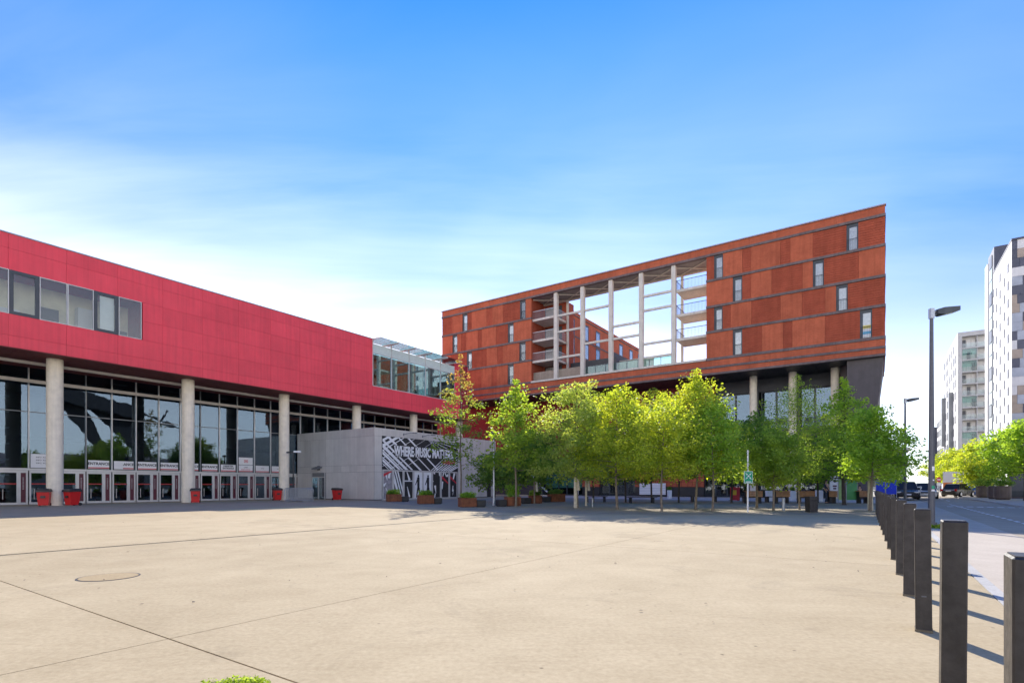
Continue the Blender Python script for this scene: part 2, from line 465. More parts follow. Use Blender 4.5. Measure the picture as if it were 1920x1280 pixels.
K['lf_yel'] = leaf_mat('yellow green leaf', (.15, .26, .032), (.45, .52, .062))
K['lf_pale'] = leaf_mat('pale green leaf', (.14, .24, .058), (.42, .51, .15))
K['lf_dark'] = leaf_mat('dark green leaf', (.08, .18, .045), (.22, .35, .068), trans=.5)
K['lf_deep'] = leaf_mat('deep green leaf', (.12, .25, .040), (.33, .50, .072))
K['lf_rust'] = leaf_mat('leaf with rusty shoots', (0.080, 0.176, 0.040), (0.224, 0.336, 0.064), (.26, .20, .085))
# ------------------------------------------------------------------ grid-aware linking: children of a grid thing are given in street coordinates (s, t, z)
OFF = {}
_link0 = link
def link(name, data, parent=None, loc=(0, 0, 0), rot=(0, 0, 0)):
    off = OFF.get(parent.name) if parent is not None else None
    if off is None: return _link0(name, data, parent, loc, rot)
    o = _link0(name, data, parent, tuple(a - b for a, b in zip(loc, off)), rot)
    OFF[o.name] = tuple(loc)
    return o
def grid_thing(name, label, cat, s, t, z=0.0, group=None):
    o = thing(name, label, cat, W(s, t, z), PHI, group)
    OFF[o.name] = (s, t, z)
    return o
def structure(name, mesh, loc=(0, 0, 0), rz=PHI):
    return tag(_link0(name, mesh, None, loc, (0, 0, rz)), kind='structure')
def sheet(name, pts, z, m, thick=0.0):
    """a flat piece of ground given by corners in street coordinates"""
    mb = MB()
    if thick: mb.prism(pts, 'z', z - thick, z)
    else: mb.add([(s, t, z) for s, t in pts], [tuple(range(len(pts)))])
    return structure(name, mb.mesh(name, m))
def text(name, body, m, parent, loc, size, rot=(R(90), 0, 0), sx=1.0, bold=0.0, align='CENTER', depth=.004, off=None):
    c = bpy.data.curves.new(name, 'FONT')
    c.body = body; c.size = size; c.align_x = align; c.align_y = 'CENTER'
    c.offset = bold; c.extrude = depth; c.resolution_u = 2
    c.materials.append(m)
    tmp = bpy.data.objects.new(name, c); COL.objects.link(tmp); tmp.scale = (sx, 1, 1)
    dg = bpy.context.evaluated_depsgraph_get()
    me = bpy.data.meshes.new_from_object(tmp.evaluated_get(dg))
    me.transform(Matrix.Diagonal((sx, 1, 1, 1)))
    bpy.data.objects.remove(tmp)
    return link(name, me, parent, loc, rot)

# ------------------------------------------------------------------ ground
GR = MB().add([(-3000, -3000, -.16), (3000, -3000, -.16), (3000, 3000, -.16), (-3000, 3000, -.16)], [(0, 1, 2, 3)])
tag(_link0('ground', GR.mesh('ground', K['ground'])), kind='structure')
plaza = structure('plaza', MB().prism([(-24, -1.08), (62, -1.08), (62, 60), (-24, 60)], 'z', -.15, -.022).mesh('plaza', K['joint']))
S_J = [-22.85, -14.55, -6.25, 2.05, 10.35, 18.65, 26.95, 35.25, 43.55, 52.0, 61.9]
T_J = [-1.08, 4.8, 13.1, 21.4, 29.7, 38.0, 59.0]
for i in range(len(S_J) - 1):
    for j in range(len(T_J) - 1):
        g0 = .008; ga = .085 if abs(T_J[j] - 13.1) < .1 else .006; gb = .085 if abs(T_J[j + 1] - 13.1) < .1 else .006
        m = MB().box(S_J[i] + g0, S_J[i + 1] - g0, T_J[j] + ga, T_J[j + 1] - gb, -.12, 0).mesh('slab', K['slab'])
        _link0('slab', m, plaza)
_link0('slot_drain', MB().box(-24, 61.9, 13.02, 13.18, -.1, -.012).mesh('slot_drain', K['drain']), plaza)
# grove paving and pale terrace in front of the brick building
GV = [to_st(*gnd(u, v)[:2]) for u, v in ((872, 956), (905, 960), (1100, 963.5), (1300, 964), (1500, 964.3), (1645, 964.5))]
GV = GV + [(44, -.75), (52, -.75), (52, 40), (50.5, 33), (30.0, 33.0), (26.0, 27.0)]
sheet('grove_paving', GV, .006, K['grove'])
sheet('terrace_paving', [(46.5, -.9), (61.7, -.9), (61.7, 34.5), (51.0, 34.5), (48, 16)], .011, K['pale_pave'])
# street
sheet('cycle_strip', [(-30, -3.1), (240, -3.1), (240, -1.21), (-30, -1.21)], -.10, K['strip'], .05)
sheet('road', [(-30, -7.4), (240, -7.4), (240, -3.1), (-30, -3.1)], -.105, K['asphalt'], .045)
sheet('pavement', [(-30, -40), (240, -40), (240, -7.55), (-30, -7.55)], -.005, K['strip'], .15)
sheet('far_pavement', [(62.1, -1.08), (240, -1.08), (240, 11), (62.1, 11)], -.005, K['pale_pave'], .15)
for nm, t0, t1 in (('kerb', -1.21, -1.085), ('kerb', -7.55, -7.4)):
    kb = structure(nm, MB().box(-30, -29, t0, t1, -.155, -.002).mesh(nm, K['kerb']))
    for k in range(0, 96 if t0 > -2 else 130):
        s = -28.99 + k
        box('kerbstone', K['kerb'], kb, s, s + .985, t0, t1, -.155, .002)
mk = MB()
for k in range(8): mk.box(45.2, 45.75, -3.75 - k * .5 - .0, -3.75 - k * .5 - .3, -.104, -.100)
for k in range(22): mk.box(22 + k * 1.35, 22.6 + k * 1.35, -4.42, -4.30, -.104, -.100)
for k in range(12): mk.box(62 + k * 6, 65 + k * 6, -5.35, -5.23, -.104, -.100)
structure('road_marking', mk.mesh('road_marking', K['mark']))
cov = thing('manhole_cover', 'round iron manhole cover set flush in the beige square', 'manhole cover', gnd(204, 1081))
MB().cyl(0, 0, -.03, .006, .335, n=36).obj('cover_plate', K['cast'], cov)
rg = [[(q * math.cos(a), q * math.sin(a), z) for a in (2 * math.pi * k / 36 for k in range(36))] for q, z in ((.34, .004), (.362, .004), (.362, -.03))]
MB().loft(rg, False).obj('cover_rim', K['drain'], cov)

# ------------------------------------------------------------------ red concert hall
TF, TG = 41.8, 47.8
ZS = [15.93, 15.08, 13.85, 12.58, 11.28, 10.03, 9.35]
hall = grid_thing('concert_hall', 'long crimson clad hall raised on pale columns over a glazed entrance front', 'concert hall', 16, TF)
S0, S1 = -9.76, 51.6
def hbody(x0, x1, y0, y1, z0, z1, name='wall', m='red_body'): return box(name, K[m], hall, x0, x1, y0, y1, z0, z1)
B0 = TF + .07
hbody(S0, 36.45, B0, 80, 13.88, 15.9); hbody(36.45, 49.1, B0 + .5, 80, 13.88, 14.6); hbody(49.1, S1, B0, 80, 13.88, 15.9); hbody(S0, S1, B0, 80, 9.36, 11.25)
hbody(16.2, 36.45, B0, 80, 11.25, 13.88); hbody(49.1, S1, B0, 80, 11.25, 13.88)
hbody(S0, 16.2, 44.2, 80, 11.25, 13.88, 'room_wall', 'cream_room'); hbody(36.45, 49.1, 49.5, 80, 11.25, 13.88, 'room_wall', 'inner')
box('coping', K['coping'], hall, S0, 36.5, TF - .04, TF + .3, 15.93, 16.0)
box('coping', K['coping'], hall, 49.05, S1, TF - .04, TF + .3, 15.93, 16.0)
g = .006
ks = [9.29 + 2.722 * k for k in range(-7, 16)]
for i in range(len(ks) - 1):
    a, b = ks[i], min(ks[i + 1], S1)
    for r_ in range(6):
        z1, z0 = ZS[r_], ZS[r_ + 1]
        x0, x1 = a, b
        if r_ in (2, 3):
            if b < 16.3: continue
            if a < 16.2: x0 = 16.2
        if r_ < 4 and a > 36.0:
            if b <= 49.1: continue
            if a < 49.1: x0 = 49.1
        if r_ == 3 and a > 36.0 and False: continue
        box('panel', K['red'], hall, x0 + g, x1 - g, TF, TF + .06, z0 + g, z1 - g)
# windows set into the cladding
def hall_window(x0, x1, dark):
    f = MB(); fw = .18 if dark else .035
    z0, z1 = 11.28, 13.85
    f.box(x0, x1, TF - .02, TF + .12, z0, z0 + fw); f.box(x0, x1, TF - .02, TF + .12, z1 - fw, z1)
    f.box(x0, x0 + fw, TF - .02, TF + .12, z0 + fw, z1 - fw); f.box(x1 - fw, x1, TF - .02, TF + .12, z0 + fw, z1 - fw)
    o = f.obj('window', K['anth'] if dark else K['alu'], hall)
    box('pane', K['glass_clear'], o, x0 + fw, x1 - fw, TF + .03, TF + .045, z0 + fw, z1 - fw)
    if dark and x0 > 12: box('blind', K['white'], o, x0 + fw + .2, x1 - fw, TF + .2, TF + .22, z0 + fw, z1 - fw)
wd = 1.361
for k in range(-8, 5):
    x0 = 9.335 + wd * k
    hall_window(x0 + .012, x0 + wd - .012, k in (0, 3, -3, -6))
for k in range(-3, 6):     # things seen in the upper rooms: white walls, shelving, stair strings
    x = 9.3 + k * 1.9
    box('shelf', K['dark_room'] if k % 2 else K['white'], hall, x, x + .9, 43.5, 44.1, 11.3, 12.0 + .5 * (k % 3))
# glazed terrace corner with canopy
GX = [36.5 + 2.52 * i for i in range(6)]
for i in range(5):
    a, b = GX[i], GX[i + 1]
    f = MB().box(a, a + .07, TF - .05, TF + .1, 11.3, 15.93).box(a + .07, b, TF - .02, TF + .06, 11.25, 11.32).box(a + .07, b, TF, TF + .05, 14.55, 14.61)
    o = f.obj('window', K['alu'], hall)
    box('pane', K['glass_green'], o, a + .07, b, TF + .02, TF + .035, 11.32, 14.55)
    box('spandrel', K['frost'], o, a + .07, b, TF + .015, TF + .045, 14.61, 15.5)
    box('canopy_pane', K['glass_green'], hall, a + .03, b - .03, TF - 1.1, TF + 1.3, 15.98, 16.0)
for i in range(6):
    MB().box(GX[i] - .04, GX[i] + .04, TF - 1.15, TF + 1.35, 15.82, 15.97).obj('strut', K['alu'], hall)
for i in range(5):
    box('column', K['pale_conc'], hall, GX[i] + 1.6, GX[i] + 2.0, 44.2, 44.6, 11.25, 13.88)
    box('inner_panel', K['dark_room'] if i % 2 else K['white'], hall, GX[i] + .3, GX[i] + 1.2, 47.4, 47.5, 11.25, 13.2)
# soffit, ceiling lights, rail, columns
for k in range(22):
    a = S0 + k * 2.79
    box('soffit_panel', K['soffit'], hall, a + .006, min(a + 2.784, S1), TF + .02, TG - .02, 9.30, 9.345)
for k in range(-3, 11):
    box('ceiling_light', K['rail'], hall, 5.3 + k * 4, 6.2 + k * 4, 45.6, 45.95, 9.24, 9.298)
box('rail', K['rail'], hall, S0, S1, 44.5, 44.62, 8.98, 9.16)
box('rail', K['rail'], hall, S0, 52, 47.15, 47.35, 8.2, 8.42)
for k in range(-2, 6):
    MB().cyl(11.87 + 8 * k, 43.4, 0, 9.3, .43, n=28).obj('column', K['cream'], hall, smooth=True)
# curtain wall
for k in range(-9, 25):
    s = 14.85 + 1.6 * k
    zb = 2.47 if s < 31.9 else 6.42
    box('mullion', K['alu'] if k % 5 else K['alu_dark'], hall, s - .035, s + .035, TG - .10, TG + .06, zb, 9.3)
    if s + 1.6 > 53: continue
    if s < 31.5:
        box('pane', K['glass'], hall, s + .035, min(s + 1.565, 31.95), TG - .01, TG + .01, 2.47, 6.27)
        box('transom', K['alu_dark'], hall, s + .035, s + 1.565, TG - .05, TG + .05, 6.27, 6.33)
    box('pane', K['glass'], hall, s + .035, s + 1.565, TG - .01, TG + .01, 6.42 if s > 31.5 else 6.33, 9.3)
# doors: a leaf and a narrow side light to each bay
fr = MB()
for x0, x1, z0, z1 in ((.035, .13, 0, 2.30), (.98, 1.09, 0, 2.30), (.13, .98, 0, .14), (.13, .98, 2.14, 2.30)): fr.box(x0, x1, -.05, .05, z0, z1)
fr = fr.mesh('door', K['alu'])
sl = MB()
for x0, x1, z0, z1 in ((1.09, 1.19, 0, 2.30), (1.46, 1.565, 0, 2.30), (1.19, 1.46, 0, .14), (1.19, 1.46, 2.14, 2.30)): sl.box(x0, x1, -.04, .04, z0, z1)
sl = sl.mesh('side_light', K['alu'])
pn = MB().box(.13, .98, -.012, .012, .14, 2.14).mesh('pane', K['glass'])
pb = MB().box(.13, .98, -.09, -.05, 1.36, 1.43).mesh('push_bar', K['red_bar'])
hd = MB().tube([(.28, -.09, .35), (.28, -.09, 1.05)], .022, 6).box(.27, .29, -.09, -.012, .45, .48).box(.27, .29, -.09, -.012, .92, .95).mesh('handle', K['rail'])
sp_ = MB().box(1.19, 1.46, -.012, .012, .14, 2.14).mesh('film', K['burgundy'])
tx = MB()
for k in range(9): tx.box(1.285, 1.365, -.017, -.013, 1.02 + k * .095, 1.075 + k * .095)
tx = tx.mesh('film_lettering', K['coping'])
for k in range(-9, 11):
    s = 14.85 + 1.6 * k
    d = link('door', fr, hall, (s, TG - .02, 0)); link('pane', pn, d, (s, TG - .02, 0)); link('push_bar', pb, d, (s, TG - .02, 0)); link('handle', hd, d, (s, TG - .02, 0))
    q = link('side_light', sl, hall, (s, TG - .02, 0)); link('film', sp_, q, (s, TG - .02, 0)); link('film_lettering', tx, q, (s, TG - .02, 0))
box('transom', K['alu'], hall, .4, 32.0, TG - .1, TG + .08, 2.31, 2.46)
# lobby behind the glass
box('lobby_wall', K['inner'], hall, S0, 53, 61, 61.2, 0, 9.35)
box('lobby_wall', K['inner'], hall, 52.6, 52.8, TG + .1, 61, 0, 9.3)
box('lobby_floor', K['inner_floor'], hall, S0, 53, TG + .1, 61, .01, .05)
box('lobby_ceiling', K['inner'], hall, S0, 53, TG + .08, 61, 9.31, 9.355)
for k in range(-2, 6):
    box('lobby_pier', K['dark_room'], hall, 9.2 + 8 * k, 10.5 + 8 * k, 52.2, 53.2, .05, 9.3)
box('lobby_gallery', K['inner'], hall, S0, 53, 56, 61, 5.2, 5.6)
for k in range(14):      # steel stair flights behind the left-hand glass
    MB().tube([(9.0, 50.2 + .1 * (k % 2), 1.0 + .55 * k), (11.2, 50.2, 1.0 + .55 * k + (.5 if k % 2 else -.1))], .05, 6).obj('stair_rail', K['galv'], hall)
box('end_wall', K['red'], hall, S1 + .002, S1 + .06, TF + .07, 80, 9.36, 15.9)

# entrance notices on the glass, one to a bay
def notice(s, lab, body, z0=2.52, h=.62, sub=True, wd=1.30, extra=None):
    n = grid_thing('entrance_notice', lab, 'sign', s, TG - .06, z0, 'white notices above the glass doors')
    OFF.pop(n.name)
    MB().box(.13, .13 + wd, 0, .012, 0, h).obj('board', K['white'], n)
    if body: text('lettering', body, K['ink'], n, (.13 + wd / 2, -.003, h * .60), .27 if len(body) < 9 else .2, sx=.95 if len(body) < 9 else .8, bold=.008)
    if sub:
        MB().box(.13, .13 + wd, -.006, -.001, .03, .11).obj('red_strip', K['red_ink'], n)
    if extra: extra(n)
    return n
def bay(k): return 14.85 + 1.6 * k
notice(bay(1) - 1.6, 'ENTRANCE notice, leftmost of those between the two leftmost big columns', 'ENTRANCE')
def half_blank(n): MB().box(.13, .72, -.010, -.002, .02, .62).obj('blank_sheet', K['white'], n)
notice(bay(1), 'notice half covered by a blank sheet so that only RANCE shows', 'ENTRANCE', extra=half_blank)
notice(bay(2), 'ENTRANCE notice directly beside the one that is half covered', 'ENTRANCE')
notice(bay(3), 'ENTRANCE notice second before the middle big column', 'ENTRANCE')
notice(bay(4), 'ENTRANCE notice partly hidden behind the middle big column', 'ENTRANCE')
notice(bay(5), 'ENTRANCE notice just past the middle big column', 'ENTRANCE')
def two_line(n):
    for i, b_ in enumerate(('DIENSTEN', 'ENTRANCE')): text('lettering', b_, K['ink'], n, (.78, -.004, .48 - .19 * i), .19, bold=.006)
notice(bay(6), 'notice with two lines of black print and a red strip', None, extra=two_line)
def tall(n):
    MB().box(.13, 1.43, 0, .012, .66, 1.32).obj('upper_board', K['white'], n)
    f = MB().box(.62, .98, -.006, -.001, .86, .90).box(.62, .98, -.006, -.001, 1.06, 1.10).box(.62, .66, -.006, -.001, .90, 1.06).box(.94, .98, -.006, -.001, .90, 1.06).box(.72, .88, -.006, -.001, .94, 1.02)
    f.obj('emblem', K['red_ink'], n)
    text('lettering', 'CASH', K['ink'], n, (.78, -.004, .42), .15)
    text('lettering', 'BOX OFFICE', K['red_ink'], n, (.78, -.004, .22), .15)
notice(bay(7), 'double height white notice with a small red emblem', None, extra=tall)
def small(n): text('lettering', 'CASH', K['ink'], n, (.78, -.004, .36), .12)
notice(bay(8), 'nearly blank white notice just right of the double height one', None, extra=small)
notice(bay(9), 'nearly blank white notice beside the third big column', None, extra=small)
pl = grid_thing('paper_notice', 'large white paper notice on the glass left of the leftmost big column', 'sign', bay(-2) + .1, TG - .05, 2.5, None); OFF.pop(pl.name)
MB().box(0, 1.35, 0, .01, 0, .95).obj('sheet', K['white'], pl)
for i in range(3): text('lettering', 'INFO  ROUTE', K['ink'], pl, (.68, -.003, .72 - .2 * i), .13)

# ------------------------------------------------------------------ metal pavilion with the music banner
PS, PT, PZ = 32.0, 36.4, 6.38
pav = grid_thing('metal_pavilion', 'low grey metal clad pavilion box standing out from the hall', 'pavilion', PS, PT)
box('wall', K['metal_body'], pav, PS + .06, 50.0, PT + .35, 47.68, 0, PZ - .05)
box('wall', K['metal_body'], pav, PS + .06, 32.85, PT + .06, PT + .35, 0, PZ - .05)
box('wall', K['metal_body'], pav, 43.35, 50.0, PT + .06, PT + .35, 0, PZ - .05)
box('wall', K['metal_body'], pav, 32.85, 43.35, PT + .06, PT + .35, 5.68, PZ - .05)
box('roof', K['metal_panel'], pav, PS, 50.05, PT, 47.65, PZ - .05, PZ)
rows = [(0.06, 2.5), (2.5, 3.1), (3.1, 5.65), (5.65, PZ - .052)]
nb = 10; dt = (47.6 - PT) / nb
for j in range(nb):
    t0, t1 = PT + j * dt, PT + (j + 1) * dt
    for z0, z1 in rows:
        if z0 < 1 and t1 > 43.2 and t0 < 45.3: continue
        box('panel', K['metal_panel'], pav, PS, PS + .05, t0 + .008, t1 - .008, z0 + .008, z1 - .008)
for z0, z1 in rows:
    box('panel', K['metal_panel'], pav, PS, 32.86, PT - .002, PT + .05, z0 + .008, z1 - .008)
for j in range(7):
    a = 32.87 + j * 1.5
    box('panel', K['metal_panel'], pav, a, min(a + 1.488, 43.34), PT - .002, PT + .05, 5.72, PZ - .052)
for j in range(16):
    a = 43.37 + j * .414
    if 48.2 < a + .2 < 49.3: z0 = 2.3
    else: z0 = .06
    box('panel', K['metal_panel'], pav, a, a + .404, PT - .002 - (.02 if j % 2 else 0), PT + .05, z0, PZ - .052)
dd = MB().box(PS - .01, PS + .05, 43.25, 43.33, 0, 2.62).box(PS - .01, PS + .05, 45.2, 45.28, 0, 2.62).box(PS - .01, PS + .05, 44.2, 44.32, 0, 2.05).box(PS - .01, PS + .05, 43.33, 45.2, 2.05, 2.12).box(PS - .01, PS + .05, 43.33, 45.2, 2.55, 2.62)
d1 = dd.obj('door', K['alu'], pav)
box('pane', K['glass_clear'], d1, PS + .01, PS + .025, 43.33, 44.2, 0.02, 2.05); box('pane', K['glass_clear'], d1, PS + .01, PS + .025, 44.32, 45.2, .02, 2.05)
box('vent', K['alu_dark'], d1, PS + .005, PS + .04, 43.33, 45.2, 2.12, 2.55)
d2 = box('door', K['black'], pav, 48.25, 49.25, PT + .04, PT + .1, 0.02, 2.25)
# doors covered with printed film
def clip(p, q, x0, x1, y0, y1):
    t0, t1 = 0.0, 1.0
    dx, dy = q[0] - p[0], q[1] - p[1]
    for pp, qq in ((-dx, p[0] - x0), (dx, x1 - p[0]), (-dy, p[1] - y0), (dy, y1 - p[1])):
        if abs(pp) < 1e-9:
            if qq < 0: return None
        else:
            r_ = qq / pp
            if pp < 0: t0 = max(t0, r_)
            else: t1 = min(t1, r_)
    if t0 >= t1: return None
    return (p[0] + t0 * dx, p[1] + t0 * dy), (p[0] + t1 * dx, p[1] + t1 * dy)
def poly_clip(pts, x0, x1, y0, y1):
    def cut(ps, f, inter):
        o = []
        for i in range(len(ps)):
            a, b = ps[i], ps[(i + 1) % len(ps)]
            if f(a): o.append(a)
            if f(a) != f(b): o.append(inter(a, b))
        return o
    def lx(v): return lambda a, b: (v, a[1] + (b[1] - a[1]) * (v - a[0]) / (b[0] - a[0]))
    def ly(v): return lambda a, b: (a[0] + (b[0] - a[0]) * (v - a[1]) / (b[1] - a[1]), v)
    for f, i_ in ((lambda p: p[0] >= x0, lx(x0)), (lambda p: p[0] <= x1, lx(x1)), (lambda p: p[1] >= y0, ly(y0)), (lambda p: p[1] <= y1, ly(y1))):
        if len(pts) < 3: return []
        pts = cut(pts, f, i_)
    return pts
def stripe(mb, p, q, wth, y, x0, x1, z0, z1, w2=None):
    w2 = wth if w2 is None else w2
    dx, dz = q[0] - p[0], q[1] - p[1]; L = math.hypot(dx, dz); nx, nz = -dz / L / 2, dx / L / 2
    pts = poly_clip([(p[0] + nx * wth, p[1] + nz * wth), (q[0] + nx * w2, q[1] + nz * w2), (q[0] - nx * w2, q[1] - nz * w2), (p[0] - nx * wth, p[1] - nz * wth)], x0, x1, z0, z1)
    if len(pts) >= 3: mb.prism(pts, 'y', y - .0015, y)
K['gr_ink'] = mat('grey print', (.30, .28, .29), .6, mott=.3, mscale=3)
ds0, dp = 32.95, 1.287
rng = random.Random(5)
for k in range(8):
    a, b = ds0 + k * dp, ds0 + (k + 1) * dp
    f = MB().box(a, a + .11, PT, PT + .12, 0, 2.72).box(b - .11, b, PT, PT + .12, 0, 2.72).box(a + .11, b - .11, PT, PT + .12, 2.6, 2.72).box(a + .11, b - .11, PT, PT + .12, 0, .10)
    d = f.obj('door', K['alu'], pav)
    x0, x1, z0, z1 = a + .12, b - .12, .11, 2.59
    y = PT + .05
    light = k in (3, 4)
    box('printed_film', K['white'] if light else (K['gr_ink'] if k == 0 else K['ink']), d, x0, x1, y + .004, y + .02, z0, z1)
    m2 = MB()
    if k == 1:
        for dx in (-.3, .05, .35): stripe(m2, (a + .2 + dx, 2.7), (a + 1.1 + dx, 0), .16 + .1 * (dx == -.3), y, x0, x1, z0, z1)
    elif k == 2:
        stripe(m2, (x0, 1.72), (x1, 1.72), .1, y, x0, x1, z0, z1); stripe(m2, (a + .5, 1.2), (a + .8, 0.2), .06, y, x0, x1, z0, z1, .22); stripe(m2, (a + .45, 2.6), (a + .8, 1.8), .08, y, x0, x1, z0, z1, .25)
    elif k in (3, 4):        # a dark dancing figure: head, trunk, legs
        cx_ = (a + b) / 2 + (.05 if k == 3 else .1)
        m2.prism([(cx_ + .11 * math.cos(q), 2.2 + .14 * math.sin(q)) for q in (2 * math.pi * i / 10 for i in range(10))], 'y', y - .0015, y)
        stripe(m2, (cx_ - .02, 2.08), (cx_, 1.05), .34, y, x0, x1, z0, z1, .30); stripe(m2, (cx_ - .05, 1.08), (cx_ - .28, .15), .22, y, x0, x1, z0, z1, .12)
        stripe(m2, (cx_ + .08, 1.08), (cx_ + .16, .15), .22, y, x0, x1, z0, z1, .12); stripe(m2, (cx_ - .1, 1.95), (cx_ - .4, 1.35), .14, y, x0, x1, z0, z1, .09)
    else:
        for i in range(5):
            p = (rng.uniform(x0, x1), rng.uniform(z0, z1)); q = (p[0] + rng.uniform(-.35, .35), p[1] + rng.uniform(-.9, .9))
            stripe(m2, p, q, rng.uniform(.06, .3), y - .001 * i, x0, x1, z0, z1, rng.uniform(.03, .2))
    m2.obj('printed_figure', K['ink'] if light else K['white'], d)
    if k in (0, 6, 7):
        m3 = MB(); stripe(m3, (x0, 2.2), (x1, 1.5 if k else 2.6), .25, y - .008, x0, x1, z0, z1, .1); m3.obj('printed_stroke', K['red_ink'], d)
# banner
ban = grid_thing('music_banner', 'black banner with white rays reading WHERE MUSIC MATTERS over the pavilion doors', 'banner', 32.9, PT, 2.74)
bx0, bx1, bz0, bz1 = 32.95, 43.3, 2.76, 5.70
box('sheet', K['ink'], ban, bx0, bx1, PT + .02, PT + .06, bz0, bz1)
m2 = MB()
y = PT + .018
for i, (zz0, wth) in enumerate(((5.5, .2), (5.0, .3), (4.6, .12), (4.35, .22), (3.95, .10), (3.7, .22), (3.4, .07), (6.3, .24), (7.2, .15), (8.1, .22))):
    stripe(m2, (bx0 - .2, zz0), (bx0 + 7.2, zz0 - 5.2), wth, y - .0004 * i, bx0, bx1, bz0, bz1, wth * .6)
for i, (zz0, wth) in enumerate(((3.6, .07), (4.3, .10), (4.7, .28), (5.2, .22), (2.9, .05), (2.2, .06), (1.5, .05))):
    stripe(m2, (bx0 - .2, zz0), (bx0 + 6.4, zz0 + 3.3), wth, y - .006 - .0004 * i, bx0, bx1, bz0, bz1, wth * .4)
for i in range(9):
    stripe(m2, (bx0 + 5.9 + i * .33, 2.5), (bx0 + 8.6 + i * .55, 4.3), .09 + .02 * (i % 3), y - .012 - .0004 * i, bx0, bx1, bz0, bz1, .06)
for i in range(5):
    stripe(m2, (bx0 + 5.6, 5.9), (bx0 + 9.2 + i * .7, 3.6 + i * .45), .035, y - .018 - .0004 * i, bx0, bx1, bz0, bz1, .07)
m2.obj('printed_ray', K['white'], ban)
tag(bpy.data.objects['printed_ray'], kind='stuff')
text('letter_outline', 'WHERE MUSIC MATTERS', K['ink'], ban, (38.4, PT - .006, 4.42), 1.22, sx=.60, bold=.14)
text('lettering', 'WHERE MUSIC MATTERS', K['white'], ban, (38.4, PT - .016, 4.42), 1.22, sx=.60, bold=.055)
text('lettering', 'EXPERIENCE', K['red_ink'], ban, (41.9, PT - .012, 3.62), .42, sx=.8, bold=.02)
# spot lamps on arms above the banner and over the side door
def arm_lamp(s, t, z, lab, side=False):
    o = grid_thing('spot_lamp', lab, 'lamp', s, t, z, 'spot lamps on the pavilion'); OFF.pop(o.name)
    if side: o.rotation_euler = (0, 0, PHI - R(90))
    MB().box(-.05, .05, -.03, 0, -.18, .02).obj('bracket', K['alu_dark'], o)
    MB().tube([(0, -.03, -.08), (.25, -.5, .05), (.45, -.95, .03)], .025, 6).obj('arm', K['alu_dark'], o)
    MB().box(.25, .68, -1.10, -.86, .0, .08).obj('lamp_head', K['alu_dark'], o, bevel=.01)
arm_lamp(35.5, PT, 6.1, 'left spot lamp on an arm above the music banner')
arm_lamp(38.0, PT, 6.1, 'right spot lamp on an arm above the music banner')
lp = grid_thing('wall_lamp', 'dark flat wall lamp above the side door of the pavilion', 'lamp', PS, 44.2, 2.95); OFF.pop(lp.name)
MB().prism([(0, 0), (-.45, -.12), (-.45, -.02), (0, .14)], 'y', -.5, .5).obj('lamp_shade', K['alu_dark'], lp)
MB().box(-.02, 0, -.2, .2, -.2, .2).obj('bracket', K['black'], lp)
# ------------------------------------------------------------------ brick apartment building
SB = 58.0
apt = grid_thing('brick_building', 'orange and red brick apartment block raised over the trees with a framed opening', 'apartment building', SB, 25)
TL, TR, OL, OR = 51.7, -.5, 36.6, 14.9
BAND = [25.3, 22.63, 19.9, 17.27, 14.44]
def bb(name, m, s0, s1, t0, t1, z0, z1, parent=None, bevel=0): return box(name, K[m], parent or apt, s0, s1, t0, t1, z0, z1, bevel)
# blocks behind the facing
bb('wall', 'brick_back', SB + .24, 70, TR + .2, OR - .2, 14.3, 26.1)
bb('wall', 'brick_back', SB + .24, 70, OL + .2, TL - .2, 14.3, 26.1)
bb('wall', 'brick_back', 70.01, 96, OL + .5, TL - .2, 14.3, 26.1)
bb('podium', 'band', SB + .24, 96, TR + .3, TL - .2, 12.9, 14.29)
bb('roof', 'band', SB + .24, 61.4, OR - .2, OL + .2, 25.6, 26.1)
